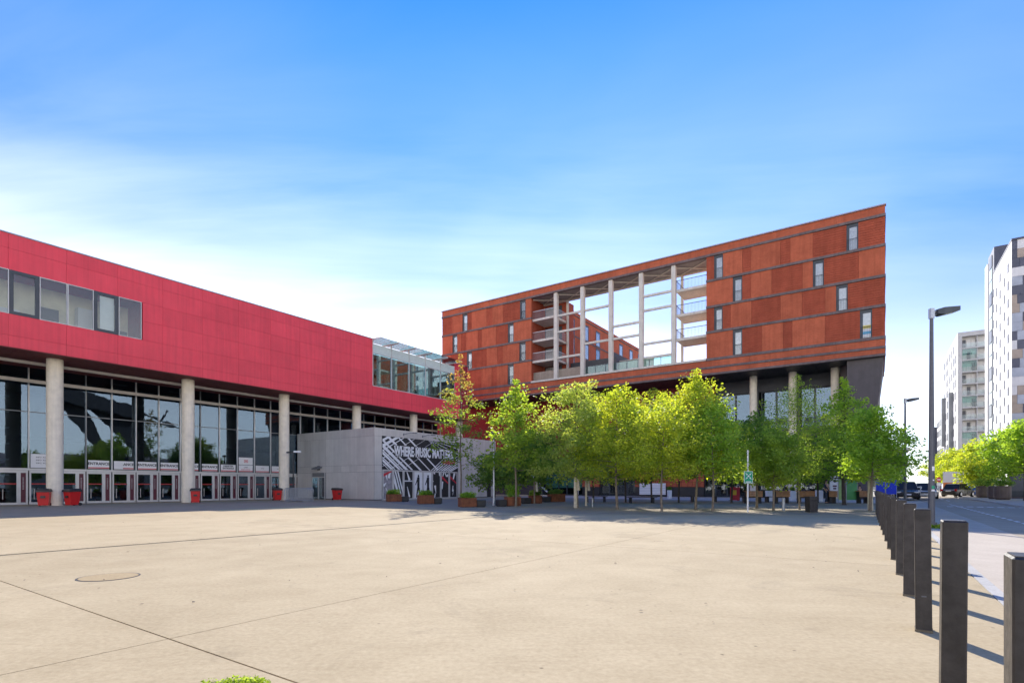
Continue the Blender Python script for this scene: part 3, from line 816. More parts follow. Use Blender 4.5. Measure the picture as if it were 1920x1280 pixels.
# facade panels, floor by floor; smooth and ribbed brick alternate round the windows
def panel(t_hi, t_lo, z0, z1, rib):
    if t_hi - t_lo < .05: return
    g = .006
    if not rib:
        bb('brick_panel', 'brick', SB, SB + .22, t_lo + g, t_hi - g, z0, z1); return
    mb = MB().box(SB + .05, SB + .22, t_lo + g, t_hi - g, z0, z1)
    n = max(2, int(round((z1 - z0) / .215))); h = (z1 - z0) / n
    for i in range(n): mb.box(SB + .012, SB + .05, t_lo + g, t_hi - g, z0 + i * h + .02, z0 + i * h + h * .60)
    mb.obj('brick_panel', K['brick_rib'], apt)
pane_rng = random.Random(3)
def dwelling_window(t_hi, t_lo, z0, z1, s=SB, blind=None, rail=True, parent=None, depth=.14):
    f = MB(); fw = .10
    wide = t_hi - t_lo
    f.box(s + depth - .06, s + depth + .08, t_lo, t_lo + fw, z0, z1); f.box(s + depth - .06, s + depth + .08, t_hi - fw * 2.2, t_hi, z0, z1)
    f.box(s + depth - .06, s + depth + .08, t_lo + fw, t_hi - fw * 2.2, z1 - .28, z1); f.box(s + depth - .06, s + depth + .08, t_lo + fw, t_hi - fw * 2.2, z0, z0 + .07)
    o = f.obj('window', K['anth'], apt)
    bb('pane', 'win', s + depth - .01, s + depth, t_lo + fw, t_hi - fw * 2.2, z0 + .07, z1 - .28, o)
    bl = pane_rng.random() if blind is None else blind
    if bl > .25: bb('curtain', 'curtain', s + depth + .05, s + depth + .06, t_lo + fw, t_hi - fw * 2.2, z0 + .07 + (0 if bl > .5 else .9), z1 - .28, o)
    else: bb('curtain', 'dark_room', s + depth + .05, s + depth + .06, t_lo + fw, t_hi - fw * 2.2, z0 + .07, z1 - .28, o)
    if rail:
        r_ = MB().box(s + .0, s + .03, t_lo + .04, t_hi - .04, z0 + 1.02, z0 + 1.06)
        n = 7
        for i in range(n): r_.box(s + .006, s + .024, t_lo + .06 + (wide - .14) * i / (n - 1), t_lo + .075 + (wide - .14) * i / (n - 1), z0 + .02, z0 + 1.02)
        r_.obj('railing', K['anth'], o)
    return o
def uz6(x): return t_at(x / 4.128 + 1220, SB)
def uz5(x): return t_at(x / 4.267 + 820, SB)
RB = [  # right block, top floor down: boundaries with what lies between them: r ribbed, f smooth, w window
    [(413, 'r'), (490, 'w'), (560, 'f'), (710, 'r'), (775, 'f'), (1003, 'r'), (1080, 'f'), (1255, 'r'), (1515, 'w'), (1607, 'r'), (1825, None)],
    [(413, 'f'), (635, 'w'), (708, 'r'), (775, 'f'), (937, 'r'), (1175, 'f'), (1255, 'w'), (1340, 'r'), (1610, 'f'), (1825, None)],
    [(413, 'r'), (490, 'w'), (556, 'r'), (620, 'f'), (780, 'r'), (1005, 'f'), (1172, 'r'), (1350, 'f'), (1435, 'w'), (1525, 'r'), (1825, None)],
    [(413, 'f'), (635, 'w'), (708, 'r'), (862, 'f'), (1025, 'r'), (1095, 'f'), (1350, 'r'), (1620, 'w'), (1714, 'r'), (1825, None)]]
LB = [
    [(40, 'r'), (120, 'f'), (200, 'w'), (240, 'r'), (275, 'f'), (395, 'r'), (440, 'f'), (525, 'r'), (660, 'w'), (706, 'f'), (764, None)],
    [(40, 'f'), (120, 'w'), (160, 'f'), (192, 'r'), (232, 'f'), (325, 'r'), (355, 'f'), (470, 'r'), (563, 'w'), (610, 'f'), (764, None)],
    [(40, 'f'), (110, 'r'), (235, 'w'), (275, 'r'), (395, 'f'), (480, 'r'), (525, 'f'), (655, 'w'), (706, 'f'), (764, None)],
    [(40, 'r'), (120, 'w'), (160, 'f'), (255, 'r'), (350, 'f'), (435, 'r'), (475, 'f'), (563, 'w'), (610, 'f'), (764, None)]]
for conv, rows_, hi, lo, blinds in ((uz6, RB, OR, TR, .9), (uz5, LB, TL, OL, 'mix')):
    for fl, row in enumerate(rows_):
        z0, z1 = BAND[fl + 1] + .122, BAND[fl] - .122
        for i in range(len(row) - 1):
            a = hi if i == 0 else conv(row[i][0]); b = lo if i == len(row) - 2 else conv(row[i + 1][0])
            if row[i][1] == 'w': dwelling_window(a, b, z0, z1, blind=(pane_rng.choice((.9, .4, .1)) if blinds == 'mix' else blinds))
            else: panel(a, b, z0, z1, row[i][1] == 'r')
pt = grid_thing('window_poster', 'blue and yellow poster in the lowest right window of the brick building', 'poster', SB, 0, 0)
ta, tb = uz6(1640), uz6(1705)
box('sheet', K['white'], pt, SB + .112, SB + .118, tb, ta, 14.75, 15.75)
box('printed_band', mat('yellow print', (.75, .62, .15), .6), pt, SB + .108, SB + .111, tb, ta, 15.45, 15.75); box('printed_band', mat('sky blue print', (.12, .42, .62), .6), pt, SB + .108, SB + .111, tb, ta, 14.95, 15.2)
# string courses, cut where the building is jointed
def band(z, t_hi, t_lo, th=.12, out=.09, piece=7.4, m='band', nm='band'):
    n = max(1, int(round((t_hi - t_lo) / piece))); L = (t_hi - t_lo) / n
    for i in range(n): bb(nm, m, SB - out, SB + .3, t_lo + i * L + .005, t_lo + (i + 1) * L - .005, z - th, z + th)
for z in BAND[1:4]:
    band(z, OR + .02, TR - .05); band(z, TL + .05, OL - .02)
band(BAND[0], TL + .05, TR - .05, .12); band(BAND[4], TL + .05, OL - .02, .13); band(BAND[4], OR + .02, TR - .05, .13); band(13.58, TL + .05, TR - .05, .11); band(12.92, TL + .05, TR - .05, .10, .05)
band(14.46, OL - .03, OR + .03, .11, .14, m='pale_conc', nm='sill')
band(26.19, TL + .08, TR - .08, .055, .14, m='coping', nm='coping')
def fascia(z0, z1):
    n = 14; L = (TL - TR) / n
    for i in range(n): bb('fascia_panel', 'brick', SB - .01, SB + .22, TR + i * L + .007, TR + (i + 1) * L - .007, z0, z1)
fascia(25.43, 26.13); fascia(13.70, 14.30); fascia(13.03, 13.46)
# end walls
bb('end_wall', 'brick_rib', SB + .23, 70, TR, TR + .19, 12.93, 26.1); bb('end_wall', 'brick', SB + .23, 96, TL - .19, TL, 12.93, 26.1)
for z in BAND + [13.58]: bb('band', 'band', SB + .31, 70, TR - .05, TR + .19, z - .13, z + .13)
bb('end_wall', 'brick', SB + .23, 70, OR - .19, OR, 14.6, 25.5); bb('end_wall', 'brick_rib', SB + .23, 61.0, OL, OL + .19, 14.6, 25.5); bb('end_wall', 'brick', 61.0, 70, OL + .01, OL + .19, 14.6, 25.5)
# inner courtyard wing
WT = 35.9
bb('wing_wall', 'brick', 63.5, 96, WT, WT + .58, 14.3, 25.6); bb('wing_fascia', 'brick', 63.5, 96, WT - .03, WT + .6, 25.68, 26.15); bb('band', 'band', 63.5, 96, WT - .1, WT + .2, 25.55, 25.67)
for fl in range(4):
    z0, z1 = BAND[fl + 1] + .15, BAND[fl] - .2
    bb('band', 'band', 63.5, 96, WT - .06, WT - .002, BAND[fl + 1] - .1, BAND[fl + 1] + .1)
    for i, s in enumerate((67.0, 71.5, 75.5, 80.5, 84.5, 89.0, 93.0)):
        f = MB().box(s, s + .12, WT - .03, WT - .002, z0, z1).box(s + 1.35, s + 1.5, WT - .03, WT - .002, z0, z1).box(s + .12, s + 1.35, WT - .03, WT - .002, z1 - .25, z1).box(s + .12, s + 1.35, WT - .03, WT - .002, z0, z0 + .1)
        o = f.obj('window', K['anth'], apt)
        bb('pane', 'win', s + .12, s + 1.35, WT - .016, WT - .006, z0 + .1, z1 - .25, o)
        bb('curtain', 'curtain' if (i + fl) % 3 else 'dark_room', s + .12, s + 1.35, WT - .005, WT - .001, z0 + .1, z1 - .25, o)
# the big frame: columns, cross rails, roof slab with braces
CT_ = [33.1, 29.42, 25.76, 22.08, 18.4]
for t in CT_: bb('column', 'pale_conc', SB + .05, SB + .50, t - .23, t + .23, 14.57, 25.17)
def rail(a, b, z): bb('beam', 'pale_conc', SB + .15, SB + .38, b + .23, a - .23, z - .12, z + .12)
for z in (22.3, 20.3, 17.1): rail(CT_[0], CT_[1], z)
for z in (22.3, 18.3): rail(CT_[1], CT_[2], z)
for z in (19.75, 18.3): rail(CT_[2], CT_[3], z)
for z in (22.5, 20.9, 17.15, 15.6): rail(CT_[3], CT_[4], z)
bb('soffit', 'ceil', SB + .24, 61.4, OR, OL, 25.22, 25.58)
bb('beam', 'pale_conc', 61.1, 61.45, OR, OL, 25.05, 25.2)
for i in range(6):
    a = OR + i * 3.62
    for q, (p0, p1) in enumerate((((SB + .5, a), (61.1, a + 3.62)), ((61.1, a), (SB + .5, a + 3.62)))):
        MB().tube([(p0[0], p0[1], 25.13 - .07 * q), (p1[0], p1[1], 25.13 - .07 * q)], .06, 6).obj('brace', K['pale_conc'], apt)
for t in (33.1, 29.42, 25.76, 18.4):
    if t in (33.1, 18.4): bb('post', 'pale_conc', 61.15, 61.4, t - .12, t + .12, 14.3, 25.05)
# balconies at both ends of the opening
def balcony(z, t_hi, t_lo, kind):
    b = bb('balcony', 'pale_conc', SB + .3, 61.3, t_lo, t_hi, z - .15, z + .12)
    r_ = MB()
    inner = t_lo if kind == 'bars' or kind == 'open' else t_lo
    side = t_lo if t_lo > 25 else t_hi
    for s0, s1, t0, t1 in ((SB + .34, SB + .38, t_lo, t_hi), (SB + .38, 61.2, side - .02, side + .02)): r_.box(s0, s1, t0, t1, z + 1.08, z + 1.14)
    n = 22
    for i in range(n + 1): r_.box(SB + .35, SB + .37, t_lo + (t_hi - t_lo) * i / n - .008, t_lo + (t_hi - t_lo) * i / n + .008, z + .12, z + 1.08)
    for i in range(14): r_.box(SB + .5 + i * .2, SB + .516 + i * .2, side - .01, side + .01, z + .12, z + 1.08)
    r_.obj('railing', K['galv'] if t_lo > 25 else K['lamp'], b)
    return b
for z in (22.4, 19.72, 17.1):
    balcony(z, OL - .02, 33.35, 'glass'); balcony(z, 18.15, OR + .02, 'bars')
for z in (22.4, 19.72, 17.1, 14.6):      # doors onto the left balconies
    f = MB().box(61.3, 61.4, 34.0, 36.5, z + .12, z + 2.3)
    o = f.obj('balcony_door', K['anth'], apt)
    bb('pane', 'win', 61.27, 61.29, 35.2, 36.4, z + .2, z + 2.2, o); bb('curtain', 'curtain', 61.292, 61.298, 35.2, 36.4, z + .2, z + 2.2, o)
bb('recess_wall', 'brick_rib', 61.42, 63.5, 33.4, OL, 14.3, 25.2)
# terrace on the podium
bb('parapet', 'tan_brick', SB + .55, SB + .8, 29.6, OL, 14.57, 15.75)
bb('terrace_screen', 'dark_screen', 62.5, 63.0, 27.0, 33.3, 14.3, 17.3); bb('terrace_screen', 'pale_conc', 66, 66.4, 23.5, 30.0, 14.3, 17.6)
bb('terrace_screen', 'dark_screen', 64.2, 70, 28.0, 28.4, 14.3, 18.4)
gr_ = MB().box(SB + .6, SB + .66, 18.6, 29.3, 15.62, 15.68)
for i in range(9): gr_.box(SB + .6, SB + .66, 18.6 + i * 1.33, 18.66 + i * 1.33, 14.57, 15.62)
o = gr_.obj('glass_railing', K['anth'], apt)
for i in range(8): bb('pane', 'glass_green', SB + .62, SB + .635, 18.68 + i * 1.33, 19.9 + i * 1.33, 14.6, 15.6, o)
ch = MB().cyl(0, 0, 0, .9, .42, .36, 10).cyl(0, 0, .9, 1.0, .5, .5, 10).cyl(0, 0, 1.0, 1.7, .30, .26, 10)
ch.obj('chimney', K['galv'], apt, (64, 40.8, 26.1), smooth=True)

# lower storeys under the overhang
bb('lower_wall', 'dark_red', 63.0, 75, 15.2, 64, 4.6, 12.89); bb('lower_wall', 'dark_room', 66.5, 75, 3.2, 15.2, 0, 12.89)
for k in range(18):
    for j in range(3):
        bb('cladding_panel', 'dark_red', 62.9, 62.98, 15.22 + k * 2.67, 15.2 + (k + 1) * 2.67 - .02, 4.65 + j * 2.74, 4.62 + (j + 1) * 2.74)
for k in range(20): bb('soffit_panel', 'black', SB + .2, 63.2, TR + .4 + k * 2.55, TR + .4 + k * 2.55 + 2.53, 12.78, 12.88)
for t in (3.5, 7.2, 10.9): MB().cyl(61.2, t, 0, 12.78, .37, n=24).obj('column', K['cream'], apt, smooth=True)
for (a, b) in ((14.9, 11.3), (10.5, 7.5), (6.9, 3.9)):
    n = 2; L = (a - b) / n
    for z0, z1 in ((7.2, 11.4),):
        for i in range(n):
            t0, t1 = b + i * L, b + (i + 1) * L
            f = MB().box(63.4, 63.55, t0, t0 + .1, z0, z1).box(63.4, 63.55, t1 - .1, t1, z0, z1).box(63.4, 63.55, t0 + .1, t1 - .1, z1 - .1, z1).box(63.4, 63.55, t0 + .1, t1 - .1, z0, z0 + .1)
            o = f.obj('window', K['anth'], apt)
            bb('pane', 'glass', 63.46, 63.48, t0 + .1, t1 - .1, z0 + .1, z1 - .1, o)
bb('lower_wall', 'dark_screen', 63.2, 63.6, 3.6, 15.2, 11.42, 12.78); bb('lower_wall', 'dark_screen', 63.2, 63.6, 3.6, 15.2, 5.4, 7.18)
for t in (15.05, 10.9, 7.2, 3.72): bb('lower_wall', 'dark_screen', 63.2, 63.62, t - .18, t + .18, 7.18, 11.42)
# leaning dark end wall, panelled
q = [((61.0, 3.0), (61.0, 3.0)), ((58.35, -.45), (59.2, 1.0))]
nn = 6
for i in range(nn):
    f0, f1 = i / nn + .004, (i + 1) / nn - .004
    def pt_(f, z): 
        a, b = q[0], q[1]
        k = 1 - z / 12.86
        top = (a[0][0] + (b[0][0] - a[0][0]) * f, a[0][1] + (b[0][1] - a[0][1]) * f); bot = (a[1][0] + (b[1][0] - a[1][0]) * f, a[1][1] + (b[1][1] - a[1][1]) * f)
        return (top[0] + (bot[0] - top[0]) * k, top[1] + (bot[1] - top[1]) * k, z)
    fr_ = [pt_(f0, 0), pt_(f1, 0), pt_(f1, 12.86), pt_(f0, 12.86)]
    MB().add(fr_ + [(x + .12, y + .06, z) for x, y, z in fr_], [(0, 1, 2, 3), (7, 6, 5, 4), (0, 4, 5, 1), (1, 5, 6, 2), (2, 6, 7, 3), (3, 7, 4, 0)]).obj('leaning_panel', K['dark_clad'], apt)
c0, c1 = pt_(.99, 0), pt_(.99, 12.86)
MB().add([c0, c1, (70, c1[1], 12.86), (70, c0[1], 0), (c0[0] + .1, 2.4, 0), (c1[0] + .1, 2.4, 12.86), (70, 2.4, 12.86), (70, 2.4, 0)],
         [(0, 1, 2, 3), (4, 7, 6, 5), (0, 4, 5, 1), (1, 5, 6, 2), (2, 6, 7, 3), (3, 7, 4, 0)]).obj('leaning_wall', K['dark_clad'], apt)
# shop fronts at ground level
TF0 = [(3.6, 'g'), (7.0, 'g'), (10.4, 'g'), (13.8, 'g'), (16.2, 'r'), (24.3, 'g'), (29.0, 'r'), (31.4, 'l'), (37.5, 'd'), (64.0, None)]
for i in range(len(TF0) - 1):
    a, b, kd = TF0[i][0], TF0[i + 1][0], TF0[i][1]
    if kd == 'r':
        nx_ = max(1, int((b - a) / .62)); L = (b - a) / nx_
        for x in range(nx_):
            for zi in range(6):
                bb('red_tile', 'brick', 62.0, 62.1, a + x * L + .012, a + (x + 1) * L - .012, 1.15 + zi * .56, 1.15 + zi * .56 + .545)
        bb('plinth', 'black', 62.05, 62.3, a, b, .01, 1.13); bb('shop_wall', 'brick_back', 62.11, 63.0, a, b, 1.13, 4.6)
    elif kd in 'gl':
        n = max(2, int(round((b - a) / 1.25))); L = (b - a) / n
        for x in range(n):
            t0, t1 = a + x * L, a + (x + 1) * L
            f = MB().box(62.4, 62.52, t0, t0 + .07, .01, 4.4).box(62.4, 62.52, t1 - .07, t1, .01, 4.4).box(62.4, 62.52, t0 + .07, t1 - .07, 4.3, 4.4).box(62.4, 62.52, t0 + .07, t1 - .07, .01, .12).box(62.4, 62.52, t0 + .07, t1 - .07, 2.6, 2.68)
            o = f.obj('shop_window', K['anth'], apt)
            bb('pane', 'glass_clear' if kd == 'g' else 'glass_green', 62.45, 62.465, t0 + .07, t1 - .07, .12, 4.3, o)
        if kd == 'l': bb('bright_screen', 'frost', 63.2, 63.3, a, b, 1.0, 3.2)
    else: bb('shop_wall', 'dark_screen', 62.2, 63.0, a, b, .01, 4.6)
bb('shop_fascia', 'dark_screen', 62.2, 63.0, 3.3, 50, 4.42, 4.62)
bb('shop_back', 'dark_room', 66, 66.4, 3.3, 50, .01, 4.6)
for k in range(7): bb('louvre', 'white', 60.6 - .02 * (k % 2), 60.7, 20.1, 23.2, .25 + k * .19, .42 + k * .19)
bb('stair_rail', 'white', 60.5, 60.6, 31.2, 31.3, .2, 1.0)
MB().tube([(57, 36.0, 2.6), (56.2, 33.2, .55)], .10, 6).obj('stair_rail', K['white'], apt)
# ------------------------------------------------------------------ buildings along the street
tow = grid_thing('apartment_tower', 'tall white tower with grey, tan and charcoal checkered panels on its near side', 'tower', 98.7, -15)
TWZ = 34.6
def tb(name, m, s0, s1, t0, t1, z0, z1, parent=None): return box(name, K[m], parent or tow, s0, s1, t0, t1, z0, z1)
tb('wall', 'tower_white', 98.85, 113, -34, -15.0, 0, TWZ)
tb('coping', 'tower_dark', 98.6, 113, -34, -14.95, TWZ + .002, TWZ + .25)
rg = random.Random(11)
rows_n = 28; rh = TWZ / rows_n
for r_ in range(rows_n):
    t = -15.0 - .0
    while t > -24:
        wd_ = rg.choice((.55, .8, 1.1, 1.35))
        tb('panel', rg.choice(('tower_dark', 'tower_dark', 'tower_grey', 'tower_grey', 'tower_tan', 'tower_tan', 'tower_white')), 98.72, 98.84, t - wd_ + .012, t - .012, r_ * rh + .012, (r_ + 1) * rh - .012)
        t -= wd_
for i, s in enumerate((100.8, 103.6, 106.8, 109.9, 112.4)):
    for k in range(13):
        z = 1.6 + k * 2.45 + (0, -1.1, .6, -.6, 0)[i]
        if z + 1.3 > TWZ: continue
        f = tb('window', 'tower_win', s, s + .62, -14.995, -14.93, z, z + 1.15)
        tb('window_reveal', 'tower_grey', s - .06, s, -14.99, -14.9, z - .03, z + 1.2, f)
tb('wall', 'tower_dark', 113.02, 118.4, -22, -15.1, 0, 39)
for k in range(19): tb('stair_window', 'frost' if k % 3 else 'tower_win', 114.4, 116.6, -15.08, -15.0, .4 + k * 2.0, 2.2 + k * 2.0)
tb('wall', 'tower_white', 118.45, 121.0, -24, -15.0, 0, 38.2)

gla = grid_thing('balcony_block', 'grey apartment block with a stack of glazed balconies between the tower and lamp', 'apartment building', 158.7, -15)
def gb(name, m, s0, s1, t0, t1, z0, z1, parent=None): return box(name, K[m], parent or gla, s0, s1, t0, t1, z0, z1)
GZ, fh = 36.2, 2.83
gb('wall', 'tower_white', 160.5, 190, -30, -15.02, 0, GZ)
gb('wall', 'grey_render', 158.7, 160.5, -15.75, -15.0, 0, GZ); gb('wall', 'grey_render', 158.7, 160.5, -26, -15.75, GZ - 1.0, GZ); gb('wall', 'grey_render', 158.7, 160.5, -26, -15.75, 0, 8.2)
for k in range(10):
    z = 8.2 + k * fh * .953
    if z + fh > GZ: break
    sl_ = gb('balcony', 'grey_render', 158.75, 160.5, -26, -15.75, z - .12, z + .14)
    gb('balustrade', 'glass_clear', 158.75, 158.80, -18.3, -15.8, z + .15, z + 1.15, sl_)
    gb('balustrade', 'glass_clear', 158.75, 158.80, -26, -18.42, z + .15, z + 1.15, sl_)
    gb('divider', 'grey_render', 158.74, 160.5, -18.42, -18.3, z + .14, z + 2.58, sl_)
    if k in (4, 8, 0, 1, 7):
        gb('glazing', 'glass_green', 158.9, 158.95, -18.3, -15.8, z + 1.2, z + 2.55, sl_)
    for j in range(3):
        w_ = gb('window', 'curtain' if (k + j) % 3 else 'tower_win', 160.38, 160.49, -16.55 - j * .82, -15.95 - j * .82, z + .3, z + 2.2)
gb('wing', 'tower_white', 190.02, 212, -30, -15.02, 0, 22.5); gb('wing', 'tower_dark', 212.02, 226, -32, -14.0, 0, 19.5)
for k in range(12):
    for i, s in enumerate((163, 166.2, 171.5, 175, 180.5, 184, 188)):
        if (k * 3 + i) % 7 == 5: continue
        gb('window', 'tower_win', s, s + 1.5, -15.015, -14.93, 1.8 + k * fh, 3.6 + k * fh)
    if k < 7:
        for s in (192, 195.5, 199, 203, 206.5, 210): gb('window', 'tower_win', s, s + 1.9, -15.015, -14.93, 1.8 + k * fh, 3.6 + k * fh)
for z0, z1, s in ((8, 24, 168.2), (12, 25, 186)): gb('bay', 'alu_dark', s, s + 2.4, -15.01, -14.2, z0, z1)

far = grid_thing('flat_roofed_building', 'dark low building with a pale overhanging roof closing the far street', 'building', 215, -8)
for nm, m, a in (('wall', 'dark_screen', (215, 235, -7, 9, 0, 12.2)), ('roof', 'grey_render', (213.5, 236, -8.5, 10, 12.9, 13.6)), ('wall', 'tower_win', (215.2, 235, -6.8, 9, 12.2, 12.9)), ('wall', 'grey_render', (214.4, 214.98, -7, 9, 0, 6.0))):
    box(nm, K[m], far, *a)
for k in range(9): box('window', K['tower_win'], far, 214.3, 214.38, -6.6 + k * 1.7, -5.4 + k * 1.7, 1.0, 4.6)

# places seen only as reflections in the big windows
low = grid_thing('low_pavilion', 'low grey building with a shallow curved roof across the street', 'building', 20, -24)
MB().box(12, 66, -36, -24, 0, 5.2).obj('wall', K['grey_render'], low)
MB().prism([(11, 5.3), (25, 6.6), (39, 7.1), (53, 6.6), (67, 5.3), (67, 5.0), (11, 5.0)], 'y', -37, -23).obj('roof', K['coping'], low)
for k in range(16): box('window', K['tower_win'], low, 13 + k * 3.3, 15.4 + k * 3.3, -23.99, -23.9, .8, 4.0)
gan = grid_thing('steel_gantry', 'dark steel gantry across the street, mirrored in the tall hall glass', 'gantry', 38, -26)
MB().prism([(33, 19.5), (47, 16.5), (47, 14.2), (33, 16.6)], 'y', -28, -25).obj('boom', K['black'], gan)
MB().prism([(34, 16.5), (38, 16.0), (43, 5), (42, 5)], 'y', -27.5, -26.5).obj('leg', K['black'], gan)
MB().prism([(39, 15.5), (45.5, 14.5), (50.5, 5.2), (49, 5.2)], 'y', -27.5, -26.5).obj('leg', K['black'], gan)
MB().tube([(47, -26.5, 16), (53, -26.5, 14.0)], .25).tube([(47, -26.5, 14.6), (54, -26.5, 13.4)], .2).tube([(50, -26.5, 13.6), (52, -26.5, 17)], .15).obj('jib', K['black'], gan)
wh = grid_thing('white_block', 'white apartment block behind the square, mirrored in the high windows', 'apartment building', -70, 20)
box('wall', K['tower_white'], wh, -84, -70, -8, 52, 0, 24)
fw_ = MB()
for k in range(8):
    for j in range(15): fw_.box(-70.0, -69.93, -6 + j * 3.9, -3.6 + j * 3.9, 1.2 + k * 2.9, 3.0 + k * 2.9)
fw_.obj('window', K['tower_win'], wh); tag(bpy.data.objects[wh.children[-1].name], kind='stuff')

# ------------------------------------------------------------------ trees
def leaf_cloud(name, centers, sig, n_each, size, m, rng, squash=.8, parent=None, loc=(0, 0, 0), asp=.62):
    c = np.repeat(np.asarray(centers, float), n_each, 0)
    n = len(c)
    off_ = rng.normal(0, 1, (n, 3)); off_ /= np.maximum(1, np.linalg.norm(off_, axis=1, keepdims=True) / 1.7)
    off_[:, 2] *= squash
    p = c + off_ * (np.asarray(sig)[np.repeat(np.arange(len(centers)), n_each)][:, None] if hasattr(sig, '__len__') else sig)
    a = rng.normal(0, 1, (n, 3)); a[:, 2] = a[:, 2] * .6 - .25; a /= np.linalg.norm(a, axis=1, keepdims=True)
    b = rng.normal(0, 1, (n, 3)); b -= a * (a * b).sum(1, keepdims=True); b /= np.linalg.norm(b, axis=1, keepdims=True)
    L = size * rng.uniform(.65, 1.25, n)[:, None]
    nrm = np.cross(a, b)
    v = np.stack([p - a * L * .5, p + b * L * .5 * asp + nrm * L * .08, p + a * L * .5, p - b * L * .5 * asp + nrm * L * .08], 1).reshape(-1, 3)
    me = bpy.data.meshes.new(name)
    me.vertices.add(4 * n); me.vertices.foreach_set('co', v.astype(np.float32).ravel())
    me.loops.add(4 * n); me.loops.foreach_set('vertex_index', np.arange(4 * n, dtype=np.int32))
    me.polygons.add(n); me.polygons.foreach_set('loop_start', np.arange(0, 4 * n, 4, dtype=np.int32)); me.polygons.foreach_set('loop_total', np.full(n, 4, np.int32))
    me.update(calc_edges=True)
    me.materials.append(m)
    return link(name, me, parent, loc)
def tree(name, lab, p, H, zc, rx, leaf, seed, nbr=34, n_each=46, size=.15, shape='oval', sig=.34, bark='bark', r0=.075, group='trees of the paved grove', lean=0.0, ry=None, tip=0, cat='tree'):
    rng = np.random.default_rng(seed)
    t = thing(name, lab, cat, p, rng.uniform(0, .3), group)
    ry = ry or rx
    def axis(z): return Vector((lean * (z / H) ** 2 * H + .04 * math.sin(z * 1.3 + seed), .05 * math.sin(z * .9 + seed * 2), z))
    tr = MB()
    zs = [0, .12, .6] + [H * f for f in (.2, .35, .5, .65, .8, .96)]
    zs = sorted(set(round(z, 3) for z in zs))
    tr.tube([axis(z) for z in zs], [r0 * (1.25 if z < .05 else 1) * max(.12, 1 - .92 * z / H) for z in zs], 9)
    tr.obj('trunk', K[bark], t, smooth=True)
    br = MB(); cents = []; sg = []
    for i in range(nbr):
        h = ((i + rng.uniform(.1, .9)) / nbr)
        z = zc + (H * .97 - zc) * h * .93
        if shape == 'oval': prof = (math.sin(math.pi * min(1, (h * .86 + .14)) ** .85)) ** .65
        elif shape == 'cone': prof = (1 - h) ** .75 * .95 + .06
        elif shape == 'dome': prof = math.sqrt(max(0.02, 1 - h ** 1.6)) * (1 if h > .12 else .75 + 2 * h)
        else: prof = .55 + .4 * math.sin(h * 9 + seed)
        az = i * 2.39996 + rng.uniform(-.5, .5)
        ln = prof * rng.uniform(.45, 1.22)
        dx, dy = math.cos(az) * ln * rx, math.sin(az) * ln * ry
        base = axis(z)
        rise = rng.uniform(.0, .30) * math.hypot(dx, dy)
        end = base + Vector((dx, dy, rise)); mid = base + Vector((dx * .5, dy * .5, rise * .25 + .06))
        br.tube([base, mid, end], [max(.008, r0 * .34 * (1 - .6 * h)), r0 * .18, .006], 5, False)
        k = max(1, int(1 + math.hypot(dx, dy) / (sig * 1.25)))
        for j in range(k):
            f = 1 - j * .8 / k
            q = base.lerp(end, f)
            cents.append((q.x + rng.normal(0, .12), q.y + rng.normal(0, .12), q.z + rng.normal(0, .12))); sg.append(sig * rng.uniform(.6, 1.25))
    for j in range(tip):
        q = axis(H * (.90 + .1 * j / max(1, tip - 1)))
        cents.append((q.x + rng.normal(0, .1), q.y, q.z)); sg.append(sig * .5)
    br.obj('branches', K[bark], t)
    cr = leaf_cloud('crown', cents, [x * .9 for x in sg], int(n_each * 1.05), size * 1.08, leaf, rng, parent=t)
    return t
def at(u, v): return gnd(u, v)
G = at
